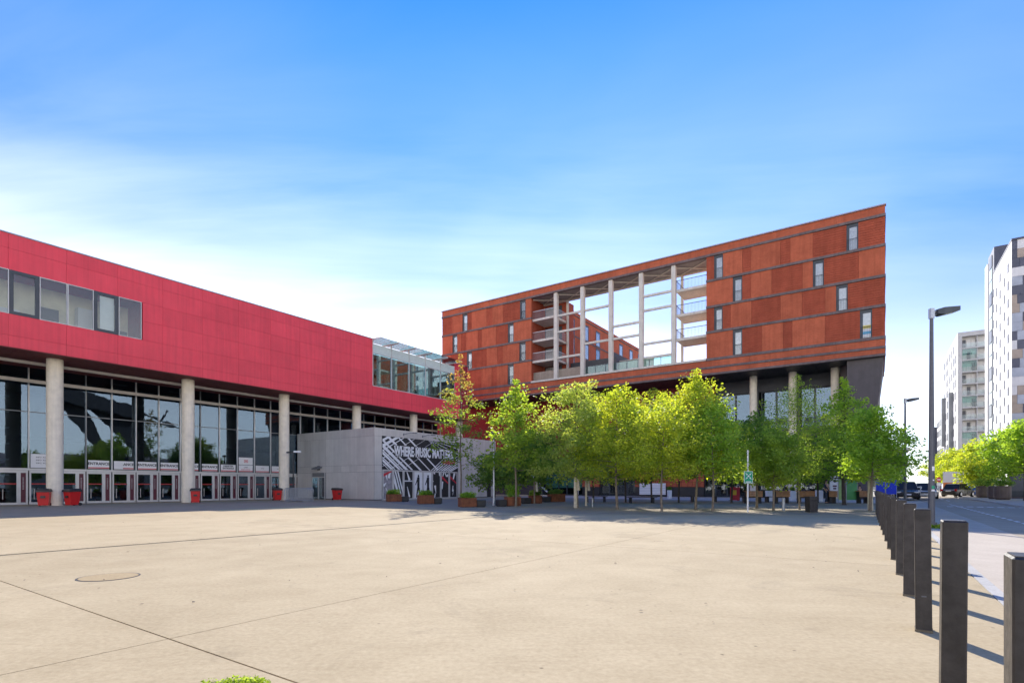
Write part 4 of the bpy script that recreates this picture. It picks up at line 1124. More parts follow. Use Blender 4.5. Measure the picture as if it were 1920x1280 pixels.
TREES = [
 # label, u, v of the foot, crown top v, crown bottom v, half width px, leaf, shape, extras
 ('slender young tree with rusty upper shoots in front of the red hall corner', 864, 944.5, 668, 880, 36, 'lf_rust', 'oval', dict(nbr=30, n_each=18, size=.17, sig=.26, r0=.07, tip=4)),
 ('bright green tree with a narrow raised top beside the third planter', 967, 949, 716, 888, 66, 'lf_mid', 'cone', dict(nbr=34, n_each=34, size=.19, sig=.30, tip=3)),
 ('round pale green tree whose trunk is wrapped in light cloth', 1081, 951, 702, 905, 66, 'lf_pale', 'oval', dict(nbr=50, n_each=52, size=.14)),
 ('tall yellow green tree between the cloth wrapped one and a slim pale trunk', 1156, 954, 712, 905, 62, 'lf_yel', 'oval', dict(nbr=46, n_each=48, size=.14)),
 ('slim pale trunked tree with yellow green leaves under the frame opening', 1242, 959, 740, 900, 56, 'lf_yel', 'oval', dict(nbr=44, n_each=46, size=.13, r0=.06)),
 ('tallest bright yellow green tree right of the frame opening', 1306, 955, 697, 895, 66, 'lf_yel', 'oval', dict(nbr=52, n_each=50, size=.14, r0=.07, tip=4)),
 ('mid green tree close to the right of the tallest yellow one', 1336, 958, 745, 902, 48, 'lf_deep', 'oval', dict(nbr=36, n_each=44, size=.14, r0=.06)),
 ('dark leaved tree just behind the green assembly sign', 1419, 953, 770, 900, 54, 'lf_dark', 'oval', dict(nbr=40, n_each=46, size=.15)),
 ('low spreading fresh green tree right of the assembly sign', 1450, 957, 800, 915, 50, 'lf_mid', 'dome', dict(ry=1.35, nbr=44, n_each=56, size=.12, r0=.06, sig=.26)),
 ('feathery light green tree in front of the round concrete columns', 1497, 955, 708, 890, 54, 'lf_mid', 'oval', dict(nbr=44, n_each=50, size=.085, sig=.34, r0=.05, tip=3)),
 ('dark trunked tree with a thin spire in front of the leaning wall', 1583, 946.5, 712, 905, 62, 'lf_deep', 'cone', dict(nbr=46, n_each=48, size=.16, r0=.12, bark='bark_dark', tip=5)),
 ('wide low tree at the grove corner beside the bollards', 1634, 958, 752, 905, 52, 'lf_deep', 'dome', dict(nbr=48, n_each=56, size=.14, r0=.075, sig=.3, lean=.02)),
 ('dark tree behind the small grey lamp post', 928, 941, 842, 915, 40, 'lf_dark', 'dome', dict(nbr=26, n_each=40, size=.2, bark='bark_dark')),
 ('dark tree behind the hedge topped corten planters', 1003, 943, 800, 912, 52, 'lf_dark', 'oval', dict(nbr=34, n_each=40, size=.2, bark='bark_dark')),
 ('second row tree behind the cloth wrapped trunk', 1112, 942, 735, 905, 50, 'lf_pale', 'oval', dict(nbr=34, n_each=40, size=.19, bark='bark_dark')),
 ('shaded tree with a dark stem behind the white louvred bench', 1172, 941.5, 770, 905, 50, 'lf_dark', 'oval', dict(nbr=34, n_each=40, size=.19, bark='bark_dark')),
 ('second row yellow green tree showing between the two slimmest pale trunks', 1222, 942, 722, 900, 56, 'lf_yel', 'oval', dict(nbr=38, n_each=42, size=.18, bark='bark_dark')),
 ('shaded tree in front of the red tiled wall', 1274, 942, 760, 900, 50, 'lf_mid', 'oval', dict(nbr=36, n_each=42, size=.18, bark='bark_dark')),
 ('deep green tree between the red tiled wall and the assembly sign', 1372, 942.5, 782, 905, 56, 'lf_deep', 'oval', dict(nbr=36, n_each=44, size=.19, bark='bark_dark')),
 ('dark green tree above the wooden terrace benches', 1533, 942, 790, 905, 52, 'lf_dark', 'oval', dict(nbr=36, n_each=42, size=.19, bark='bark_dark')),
]
for i, (lab, u, vb, vt, vc, hw, lf, shp, ex) in enumerate(TREES):
    p = gnd(u, vb); Y = p.y
    tree('grove_tree', lab, p, hz(vt, Y), hz(vc, Y) + .12, hw * 1.32 / F * Y, K[lf], 100 + i, shape=shp, **ex)
# trees along the street
ST_TREES = [
 ('bright street tree standing under the glazed balconies', W(96, -10.8), 7.6, 2.4, 3.2, 'lf_yel'),
 ('yellow green street tree next beyond the one under the balconies', W(116, -10.8), 7.8, 2.4, 3.4, 'lf_yel'),
 ('farthest bright street tree beside the tall lamp post', W(142, -10.6), 8.0, 2.2, 3.8, 'lf_yel'),
 ('dark green street tree nearest the right edge below the checkered tower', W(63, -10.4), 7.0, 2.3, 2.6, 'lf_deep'),
 ('dark green street tree between the bright ones and the right edge', W(74, -10.6), 7.2, 2.2, 2.7, 'lf_deep'),
 ('small pale green street tree low in front of the dark ones', W(82, -9.6), 4.4, 1.2, 1.7, 'lf_yel'),
 ('street tree half hidden by the grove at the bend of the street', W(66, -.2), 6.0, 2.6, 1.7, 'lf_deep'),
 ('street tree far down the left pavement beyond the parked black car', W(92, .2), 6.6, 2.2, 2.6, 'lf_mid'),
]
for i, (lab, p, H, zc, rx, lf) in enumerate(ST_TREES):
    tree('street_tree', lab, p, H, zc, rx, K[lf], 300 + i, nbr=40, n_each=34, size=.28, sig=.5, shape='dome', bark='bark_dark', r0=.12, group='trees along the street')
for i, (s, t) in enumerate(((26, -11), (36, -11.5), (47, -11))):
    tree('street_tree', 'leafy street tree across the road, mirrored in the hall glass, ' + ('nearest', 'middle', 'farthest')[i] + ' of three', W(s, t), 6.8, 2.2, 2.6, K['lf_mid'], 330 + i, nbr=26, n_each=30, size=.32, sig=.5, shape='dome', bark='bark_dark', r0=.12, group='trees mirrored in the glass')
# stakes wrapped with cloth beside two trunks
def stake(u, v, h, lab, r_=.10):
    s = thing('tree_guard', lab, 'tree guard', gnd(u, v), .2, 'wrapped tree guards')
    MB().cyl(0, 0, 0, h, r_, r_ * .92, 10).obj('stake', K['wrap'] if h > 1.6 else K['bark'], s)
    MB().tube([(.02, 0, h - .05), (.14, -.03, h - .12), (.17, -.04, h - .75)], [.05, .07, .09], 8).obj('strap', K['wrap'], s)
stake(1079, 951.4, 1.75, 'thick pale guard post at the wrapped pale green tree')
stake(1099, 948, 1.7, 'thinner darker guard post right of the pale one', .07)
stake(1002, 944.5, 1.6, 'thin guard post in front of the second dark planter', .06)
stake(1632, 956, 2.0, 'grey guard post at the corner tree by the bollards', .13)

# ------------------------------------------------------------------ planters
def planter(u, v, wpx, hpx, plant, lab, side=1, taper=False, leaf='lf_deep', seatm='black', rz=.42):
    p = gnd(u, v); Y = p.y; wd_ = wpx / F * Y * .86; h = hpx / F * Y
    o = thing('planter', lab, 'planter', p + Vector((0, .45, 0)), rz, 'weathering steel planters')
    d = wd_ * .62
    mb = MB(); th = .04
    mb.box(-wd_ / 2, wd_ / 2, -d / 2, -d / 2 + th, .03, h).box(-wd_ / 2, wd_ / 2, d / 2 - th, d / 2, .03, h).box(-wd_ / 2, -wd_ / 2 + th, -d / 2 + th, d / 2 - th, .03, h).box(wd_ / 2 - th, wd_ / 2, -d / 2 + th, d / 2 - th, .03, h)
    mb.box(-wd_ / 2 - .02, wd_ / 2 + .02, -d / 2 - .02, -d / 2 + .06, h, h + .025).box(-wd_ / 2 - .02, wd_ / 2 + .02, d / 2 - .06, d / 2 + .02, h, h + .025)
    mb.obj('trough', K['corten'], o)
    MB().box(-wd_ / 2 + th, wd_ / 2 - th, -d / 2 + th, d / 2 - th, .03, h - .06).obj('soil', K['joint'], o)
    MB().box(-wd_ / 2 + .1, wd_ / 2 - .1, -d / 2 + .1, d / 2 - .1, 0, .03).obj('foot', K['black'], o)
    rng = np.random.default_rng(int(u))
    c = np.stack([rng.uniform(-wd_ / 2 + .1, wd_ / 2 - .1, 70), rng.uniform(-d / 2 + .08, d / 2 - .08, 70), h + rng.uniform(0, plant, 70) ** 1.0], 1)
    hd_ = leaf_cloud('hedge', c, .09, 26, .085, K[leaf], rng, parent=o)
    hd_['kind'] = 'stuff'
    sx0 = wd_ / 2 + .05 if side > 0 else -wd_ / 2 - .6
    st = thing('seat_block', 'low black seat block beside the ' + lab.split(' ', 1)[1][:46].rsplit(' ', 1)[0] if False else 'low black seat block set against the ' + SEATN[int(u)], 'seat', o.location + Vector((math.cos(rz) * (sx0 + .28), math.sin(rz) * (sx0 + .28) - .05, 0)), rz, 'black seat blocks')
    MB().box(-.27, .27, -.27, .27, .05, .42).obj('seat', K[seatm], st, bevel=.01); MB().box(-.22, .22, -.22, .22, 0, .05).obj('foot', K['rubber'], st)
    return o
SEATN = {736: 'planter nearest the pavilion corner', 796: 'second planter by the banner doors', 875: 'nearest planter under the rusty tree', 961: 'planter with the domed hedge', 1004: 'dark planter behind the domed hedge', 1044: 'farthest dark planter by the red wall'}
planter(736, 940.6, 31, 14, .30, 'rusty steel planter nearest the metal pavilion corner')
planter(796, 945, 33, 16.5, .26, 'rusty steel planter in front of the banner doors')
planter(875, 951, 36, 17, .28, 'nearest rusty steel planter, under the tree with rusty shoots')
planter(961, 949, 32, 17, .72, 'rusty steel planter with a tall domed hedge behind a slim trunk', side=-1, leaf='lf_deep')
planter(1004, 944, 26, 15, .35, 'dark steel planter with leafy shrubs right of the domed hedge', side=-1, leaf='lf_mid')
planter(1044, 941, 34, 15, .3, 'dark steel planter in the shade near the red shop wall', side=-1, leaf='lf_dark')

# ------------------------------------------------------------------ street furniture
def bollard(i, s, lab):
    t = -.355 + .0167 * (s - 4) + (.018 if i == 0 else 0)
    o = thing('bollard', lab, 'bollard', W(s, t), PHI - R(.95), 'dark bollards along the kerb')
    o.rotation_euler = (R(.5 * math.sin(i * 2.3)), R(.45 * math.sin(i * 3.7 + 1)), PHI - R(.95) + R(.9 * math.sin(i * 1.9)))
    return o, MB
ORD = ['bollard cut off by the right edge of the view, nearest of the row', 'second nearest bollard, largest one seen in full width', 'third nearest bollard of the dark row', 'fourth nearest bollard of the dark row', 'fifth nearest bollard of the dark row', 'sixth nearest bollard of the dark row', 'seventh nearest bollard of the dark row', 'eighth nearest bollard, in the middle of the row', 'ninth nearest bollard of the dark row', 'tenth nearest bollard of the dark row', 'eleventh nearest bollard of the dark row', 'fourth from the far end of the dark bollard row', 'third from the far end of the dark bollard row', 'second from the far end of the dark bollard row', 'farthest bollard, beside the grove corner tree']
bm_ = bmesh.new()
BS = [2.1, 4.02, 5.85, 7.65, 9.4, 11.25, 13.08, 14.9, 16.75, 18.6, 20.4, 22.3, 24.1, 26.0, 27.9]
bb0 = MB().box(-.075, .075, -.0575, .0575, 0, 1.05).mesh('post', K['bollard'], bevel=.006)
cp0 = MB().box(-.066, .066, -.05, .05, 1.045, 1.053).mesh('cap', K['bollard'])
ft0 = MB().box(-.08, .08, -.0625, .0625, 0.001, .02).mesh('foot', K['joint'])
st0 = MB().box(-.0775, -.0765, -.02, .015, .30, .312).mesh('sticker', K['lamp'])
for i, s in enumerate(BS):
    o, _ = bollard(i, s, ORD[i])
    link('post', bb0, o); link('cap', cp0, o); link('foot', ft0, o)
    if i == 2: link('sticker', st0, o)
def street_lamp(s, t, H, lab, stickers=False, flip=0.0, r0=.095):
    o = thing('street_lamp', lab, 'street lamp', W(s, t), flip, 'street lamps')
    MB().cyl(0, 0, 0, .08, r0 * 1.6, r0 * 1.6, 16).cyl(0, 0, .08, H - .05, r0, r0 * .52, 16).obj('pole', K['lamp'], o, smooth=True)
    MB().tube([(0, 0, H - .12), (.18, 0, H - .12)], .035, 8).tube([(0, 0, H - .28), (.2, 0, H - .17)], .022, 8).box(-.06, .06, -.06, .06, H - .34, H - .02).obj('bracket', K['galv'], o)
    h_ = MB().loft([[(.14, -.10, H - .20), (.14, .10, H - .20), (.14, .10, H - .06), (.14, -.10, H - .06)], [(.30, -.17, H - .24), (.30, .17, H - .24), (.30, .17, H - .02), (.30, -.17, H - .02)],
                    [(.80, -.17, H - .12), (.80, .17, H - .12), (.80, .17, H + .02), (.80, -.17, H + .02)]]).obj('lamp_head', K['anth'], o)
    MB().add([(.34, -.14, H - .237), (.76, -.14, H - .137), (.76, .14, H - .137), (.34, .14, H - .237)], [(0, 1, 2, 3)]).obj('lens', K['lens'], h_)
    if stickers:
        for z, w_, hh, m in ((1.74, .09, .14, 'white'), (1.16, .11, .10, 'green_sign'), (1.08, .12, .06, 'white'), (1.42, .05, .04, 'white')):
            mb = MB(); n = 8
            a0 = -math.pi / 2 - w_ / .18; a1 = -math.pi / 2 + w_ / .18
            rr = r0 * (1 - .48 * z / H) + .003
            q = [(rr * math.cos(a0 + (a1 - a0) * k / n), rr * math.sin(a0 + (a1 - a0) * k / n)) for k in range(n + 1)]
            mb.add([(x, y_, z) for x, y_ in q] + [(x, y_, z + hh) for x, y_ in q], [(k, k + 1, n + 2 + k, n + 1 + k) for k in range(n)])
            mb.obj('sticker', K[m], o)
    return o
street_lamp(22.0, -1.42, 7.0, 'near tall grey street lamp with stickers on its pole behind the bollards', True)
street_lamp(43.6, -1.45, 7.0, 'second street lamp standing beyond the grove corner tree')
street_lamp(88, -11.5, 7.0, 'thin far street lamp on the opposite pavement before the bright trees', flip=2.6)
street_lamp(66, -1.6, 7.0, 'third street lamp down the left side of the street, behind leaves')
# a mown ring of grass at the lamp foot
rng = np.random.default_rng(4)
lampg = W(22.0, -1.42)
c = np.stack([rng.uniform(-.45, .45, 60), rng.uniform(-.35, .35, 60), np.zeros(60) - .06], 1)
gz = leaf_cloud('grass', c, .05, 12, .07, K['lf_yel'], rng, parent=None, loc=lampg); tag(gz, kind='stuff')
# weeds at the lower edge of the view
pw = gnd(446, 1285)
c = np.stack([rng.normal(0, .085, 70), rng.normal(0, .04, 70), rng.uniform(-.01, .022, 70)], 1)
c[:, 0] = np.clip(c[:, 0], -.2, .2)
wd2 = leaf_cloud('weeds', c, .02, 30, .019, K['lf_mid'], rng, parent=None, loc=pw); tag(wd2, 'low clump of yellow green weeds growing from the square', None, None, 'stuff')
# dead leaves and crumbs blown over the square
lv = MB(); rr_ = random.Random(9)
for k in range(170):
    s, t = rr_.uniform(.5, 20), rr_.uniform(-.8, 24)
    p = W(s, t, .008); a = rr_.uniform(0, 6.3); L = rr_.uniform(.007, .030)
    q = [Vector((math.cos(a + b_) * L * r2, math.sin(a + b_) * L * r2, rr_.uniform(0, .012))) for b_, r2 in ((0, 1), (1.3, .5), (3.1, .9), (4.6, .45))]
    lv.add([p + x for x in q], [(0, 1, 2, 3)])
lo = _link0('leaf_litter', lv.mesh('leaf_litter', K['bark_dark'])); tag(lo, 'scattered dry leaf crumbs on the pale concrete', None, None, 'stuff')

def bin_(u, v, lab, rz, scale=1.0):
    p = gnd(u, v)
    o = thing('wheelie_bin', lab, 'bin', p + Vector((0, .3, 0)), rz, 'red wheelie bins')
    w0, w1, d0, d1, h = .25, .31, .24, .33, .92
    MB().loft([[(-w0, -d0, .05), (w0, -d0, .05), (w0, d0, .05), (-w0, d0, .05)], [(-w1, -d1, h), (w1, -d1, h), (w1, d1, h), (-w1, d1, h)], [(-w1 - .02, -d1 - .02, h + .01), (w1 + .02, -d1 - .02, h + .01), (w1 + .02, d1 + .02, h + .01), (-w1 - .02, d1 + .02, h + .01)],
               [(-w1 - .02, -d1 - .02, h + .05), (w1 + .02, -d1 - .02, h + .05), (w1 + .02, d1 + .02, h + .05), (-w1 - .02, d1 + .02, h + .05)]]).obj('body', K['bin_red'], o)
    MB().loft([[(-w1 - .045, -d1 - .055, h - .05), (w1 + .045, -d1 - .055, h - .05), (w1 + .045, d1 + .05, h - .02), (-w1 - .045, d1 + .05, h - .02)], [(-w1 - .04, -d1 - .05, h + .07), (w1 + .04, -d1 - .05, h + .07), (w1 + .04, d1 + .05, h + .10), (-w1 - .04, d1 + .05, h + .10)], [(-w1 + .03, -d1 + .04, h + .13), (w1 - .03, -d1 + .04, h + .13), (w1 - .03, d1, h + .17), (-w1 + .03, d1, h + .17)]]).obj('lid', K['bin_black'], o)
    MB().box(-.12, .12, -d1 - .02, -d1 + .06, .50, .64).obj('label_plate', K['bin_black'], o)
    MB().tube([(-.22, d1 + .03, h), (-.22, d1 + .1, h + .02), (.22, d1 + .1, h + .02), (.22, d1 + .03, h)], .016, 6).obj('handle', K['bin_black'], o)
    for sx in (-1, 1):
        MB().tube([(sx * .24, d0 + .05, .1), (sx * .30, d0 + .05, .1)], .10, 14).obj('wheel', K['rubber'], o)
    MB().box(-.09, .09, -d1 + .015, -d1 + .03, .55, .68).obj('plate', K['white'], o) if False else None
bin_(75, 948.5, 'red wheelie bin to the left of the leftmost big column', .5)
bin_(128, 947.8, 'red wheelie bin to the right of the leftmost big column', -.3)
bin_(362, 942.6, 'red wheelie bin at the foot of the middle big column', .5)
bin_(517, 937.9, 'red wheelie bin in front of the last glass doors', .7)
bin_(630, 937.2, 'red wheelie bin alone against the grey pavilion wall', .9)
# crowd barriers stacked by the third column
def barrier(p, rz, lab):
    o = thing('crowd_barrier', lab, 'barrier', p, rz, 'stacked crowd barriers')
    fr_ = MB().tube([(-1.05, 0, .12), (-1.05, 0, .95), (-.92, 0, 1.08), (.92, 0, 1.08), (1.05, 0, .95), (1.05, 0, .12), (-1.05, 0, .15)], .03, 6)
    fr_.obj('frame', K['galv'], o)
    br_ = MB()
    for k in range(18): br_.tube([(-.98 + k * .115, 0, .14), (-.98 + k * .115, 0, 1.07)], .014, 5)
    br_.obj('bars', K['galv'], o)
    for sx in (-1, 1): MB().box(sx * .8 - .03, sx * .8 + .03, -.28, .28, 0, .05).box(sx * .8 - .015, sx * .8 + .015, -.02, .02, .05, .16).obj('foot', K['galv'], o)
pb_ = gnd(555, 940.5)
for i, lab in enumerate(('front steel crowd barrier by the third big column', 'second steel crowd barrier in the stack by the third big column', 'third steel crowd barrier in the stack by the third big column', 'rearmost steel crowd barrier in the stack by the third big column')):
    barrier(pb_ + Vector((.10 * i, .14 * i, 0)), -.25, lab)
pf = thing('floodlight_post', 'dark post with two floodlights in front of the grey pavilion wall', 'lamp post', gnd(550, 937.5), 0)
MB().cyl(0, 0, 0, 4.2, .07, .05, 10).obj('pole', K['black'], pf); MB().box(-.55, -.08, -.14, .14, 4.1, 4.24).obj('lamp_head', K['black'], pf); MB().box(.08, .62, -.14, .14, 4.16, 4.30).obj('lamp_head', K['white'], pf)
# the emergency assembly sign
pa = gnd(1402, 960); 
asn = thing('assembly_sign', 'green square emergency assembly point sign on a white post', 'sign', pa, .12)
MB().cyl(0, 0, 0, 2.95, .036, .036, 12).obj('post', K['white'], asn, smooth=True)
k_ = pa.y / F; zb = hz(906, pa.y); zt = hz(883, pa.y); hw_ = 8.6 * k_
MB().box(-hw_, hw_, -.06, -.04, zb, zt).obj('board', K['white'], asn)
MB().box(-hw_ + .02, hw_ - .02, -.066, -.0605, zb + .02, zt - .02).obj('board_face', K['green_sign'], asn)
sm = MB(); cx_, cz = 0.0, zb + (zt - zb) * .60; q = hw_ / .23
for sx in (-1, 1):
    for sz in (-1, 1):
        tipx, tipz = cx_ + sx * .055 * q, cz + sz * .055 * q
        ex_, ez = cx_ + sx * .15 * q, cz + sz * .15 * q
        pts = [(tipx, tipz), (tipx + sx * .07 * q, tipz), (tipx, tipz + sz * .07 * q)]
        sm.prism(pts if sx * sz > 0 else pts[::-1], 'y', -.0695, -.067)
        dxx = Vector((ex_ - tipx, 0, ez - tipz)); nn_ = Vector((-dxx.z, 0, dxx.x)).normalized() * .014 * q
        sm.prism([(tipx + nn_.x + sx * .02, tipz + nn_.z + sz * .02), (tipx - nn_.x + sx * .02, tipz - nn_.z + sz * .02), (ex_ - nn_.x, ez - nn_.z), (ex_ + nn_.x, ez + nn_.z)], 'y', -.0695, -.067)
for px_, pz_ in ((-.03, 0), (.03, 0), (0, .025)):
    sm.prism([(cx_ + px_ * q + .012 * q * math.cos(a), cz + .022 * q + pz_ * q + .012 * q * math.sin(a)) for a in (2 * math.pi * k / 8 for k in range(8))], 'y', -.071, -.0697)
    sm.prism([(cx_ + (px_ - .014) * q, cz + (pz_ - .045) * q), (cx_ + (px_ + .014) * q, cz + (pz_ - .045) * q), (cx_ + (px_ + .016) * q, cz + (pz_ + .008) * q), (cx_ + (px_ - .016) * q, cz + (pz_ + .008) * q)], 'y', -.071, -.0697)
sm.obj('symbol', K['white'], asn)
MB().box(-hw_ * .62, hw_ * .62, -.0695, -.067, zb + .06, zb + .10).obj('caption', K['white'], asn)
# small posts, bin block, lamp post in the grove
gl = thing('grove_lamp_post', 'slim grey lamp post standing between the rusty tree and the domed hedge', 'lamp post', gnd(926, 947.5), 0)
MB().cyl(0, 0, 0, .5, .095, .095, 12).cyl(0, 0, .5, 4.2, .065, .055, 12).obj('pole', K['galv'], gl, smooth=True); MB().cyl(0, 0, 4.2, 4.6, .16, .18, 14).cyl(0, 0, 4.6, 4.68, .24, .2, 14).obj('lamp_head', K['anth'], gl)
lb = thing('litter_bin', 'dark square litter bin standing at the edge of the grove paving', 'litter bin', gnd(1526, 961.5) + Vector((0, .2, 0)), .05)
MB().loft([[(-.185, -.185, .04), (.185, -.185, .04), (.185, .185, .04), (-.185, .185, .04)], [(-.2, -.2, .74), (.2, -.2, .74), (.2, .2, .74), (-.2, .2, .74)]]).obj('body', K['bollard'], lb); MB().box(-.205, .205, -.205, .205, .74, .77).obj('lid', K['black'], lb); MB().box(-.12, .12, -.197, -.19, .56, .66).obj('slot', K['rubber'], lb)
sp2 = thing('short_post', 'short grey round post left of the dark litter bin', 'post', gnd(1469, 957), 0)
MB().cyl(0, 0, 0, .62, .07, .07, 12).cyl(0, 0, .62, .66, .075, .05, 12).obj('post', K['galv'], sp2, smooth=True)
sp3 = thing('short_post', 'thin short post right of the wrapped tree guards', 'post', gnd(1111, 950), 0)
MB().cyl(0, 0, 0, .5, .05, .05, 10).cyl(0, 0, .5, .53, .055, .04, 10).obj('post', K['galv'], sp3, smooth=True)
def bench(u, v, L, lab, wooden=False):
    o = thing('grove_bench', lab, 'bench', gnd(u, v) + Vector((0, .3, 0)), .1, 'black grove benches')
    for k in range(4): MB().box(-L / 2, L / 2, -.26 + k * .135, -.14 + k * .135, .40, .45).obj('slat', K['bin_black'], o)
    for sx in (-1, 1): MB().box(sx * L * .38 - .05, sx * L * .38 + .05, -.22, .22, 0, .40).obj('leg', K['black'], o)
bench(1205, 943, 2.2, 'black bench in front of the white louvred screen')
bench(1322, 941, 2.4, 'black bench behind the two front trunks right of centre')
bench(1420, 941.5, 2.4, 'black bench behind the assembly sign')
bench(1118, 941, 1.8, 'black bench behind the wrapped tree guards')
# cafe terrace: wooden fronted benches and white tubs
def terrace_bench(u, v, wpx, lab):
    p = gnd(u, v); k = p.y / F; L = wpx * k
    o = thing('terrace_bench', lab, 'bench', p + Vector((0, .3, 0)), .05, 'wooden terrace benches')
    for j in range(3): MB().box(-L / 2, L / 2, -.24, -.21, .48 + j * .125, .595 + j * .125).obj('plank', K['wood'], o)
    MB().box(-L / 2 - .02, L / 2 + .02, -.28, .24, .86, .90).obj('top', K['wood'], o)
    for sx in (-1, 1): MB().box(sx * (L / 2 - .12) - .05, sx * (L / 2 - .12) + .05, -.2, .2, 0, .86).obj('leg', K['black'], o)
    MB().box(-L / 2 + .1, L / 2 - .1, -.19, -.15, .40, .47).obj('rail', K['black'], o)
for u, wpx, lab in ((1415, 32, 'wooden terrace bench behind the assembly sign post'), (1469, 27, 'wooden terrace bench between the first two white tubs'), (1514, 30, 'wooden terrace bench between the second and third white tubs'), (1563, 16, 'short wooden terrace bench below the white banner'), (1622, 20, 'wooden terrace bench next to the blue banners')):
    terrace_bench(u, 943.5, wpx, lab)
def tub(u, v, wpx, hpx, lab, ball):
    p = gnd(u, v); k = p.y / F; w_ = wpx * k / 2; h = hpx * k
    o = thing('white_tub', lab, 'planter', p + Vector((0, .3, 0)), .05, 'white terrace tubs')
    MB().loft([[(-w_ * .9, -w_ * .9, 0), (w_ * .9, -w_ * .9, 0), (w_ * .9, w_ * .9, 0), (-w_ * .9, w_ * .9, 0)], [(-w_, -w_, h), (w_, -w_, h), (w_, w_, h), (-w_, w_, h)]]).obj('pot', K['white'], o)
    rng = np.random.default_rng(int(u)); d = rng.normal(0, 1, (40, 3)); d /= np.linalg.norm(d, axis=1, keepdims=True)
    leaf_cloud('shrub', d * ball * .7 + np.array([0, 0, h + ball * .75]), .07, 26, .08, K['lf_dark'], rng, parent=o)['kind'] = 'stuff'
tub(1445, 938.5, 9.5, 19, 'white terrace tub just right of the low spreading tree trunk', .12)
tub(1489, 938.5, 9.5, 19, 'white terrace tub behind the slim feathery tree trunk', .18)
tub(1540, 939.5, 10, 21, 'white terrace tub with a round clipped shrub behind the litter bin', .34)
tub(1257, 934.5, 7, 16, 'white terrace tub in front of the red tiled wall', .2)
def banner(u0, u1, v0, v1, vf, m, lab, nm='banner_stand', extra=None, grp=None):
    uc = (u0 + u1) / 2; p = gnd(uc, vf); k = p.y / F; w_ = (u1 - u0) * k / 2
    o = thing(nm, lab, 'banner', p, .04, grp)
    z0, z1 = hz(v1, p.y), hz(v0, p.y)
    MB().box(-w_, w_, -.012, .012, z0, z1).obj('cloth', K[m], o)
    MB().box(-w_ - .03, -w_, -.02, .02, 0, z1).obj('post', K['galv'], o); MB().box(w_, w_ + .03, -.02, .02, 0, z1).obj('post', K['galv'], o)
    if extra: extra(o, w_, z0, z1)
def dots(o, w_, z0, z1):
    MB().box(-w_ * .3, w_ * .7, -.016, -.0125, z0 + .42, z0 + .54).box(-w_ * .2, w_ * .6, -.016, -.0125, z0 + .22, z0 + .34).obj('printed_text', K['burgundy'], o); MB().cyl(0, 0, 0, .003, .12, .12, 12).obj('printed_disc', K['ink'], o, (w_ * .2, -.0125, z1 - .35), (R(90), 0, 0))
banner(1556, 1571, 893, 922, 940, 'white', 'white banner with dark print left of the green banners', extra=dots)
banner(1572, 1584, 897, 937, 943, 'lime_banner', 'lime green banner left of the dark trunk')
banner(1587, 1607, 897, 937, 943, 'green_banner', 'deep green banner right of the dark trunk')
banner(1642, 1659, 899, 927, 942, 'blue', 'left bright blue banner beside the grove corner tree')
banner(1661, 1681, 897, 926, 940, 'blue', 'right bright blue banner beside the street')
a_b = thing('menu_board', 'red and yellow menu board standing near the assembly sign', 'sign', gnd(1378, 938.5), .1)
MB().box(-.42, .42, -.03, 0, .05, 1.15).obj('board', K['red_ink'], a_b); MB().box(-.3, .12, -.036, -.0305, .5, .9).obj('printed_panel', mat('menu yellow', (.7, .45, .03), .6), a_b); MB().box(-.4, -.34, 0, .3, 0, .06).box(.34, .4, 0, .3, 0, .06).obj('foot', K['black'], a_b)

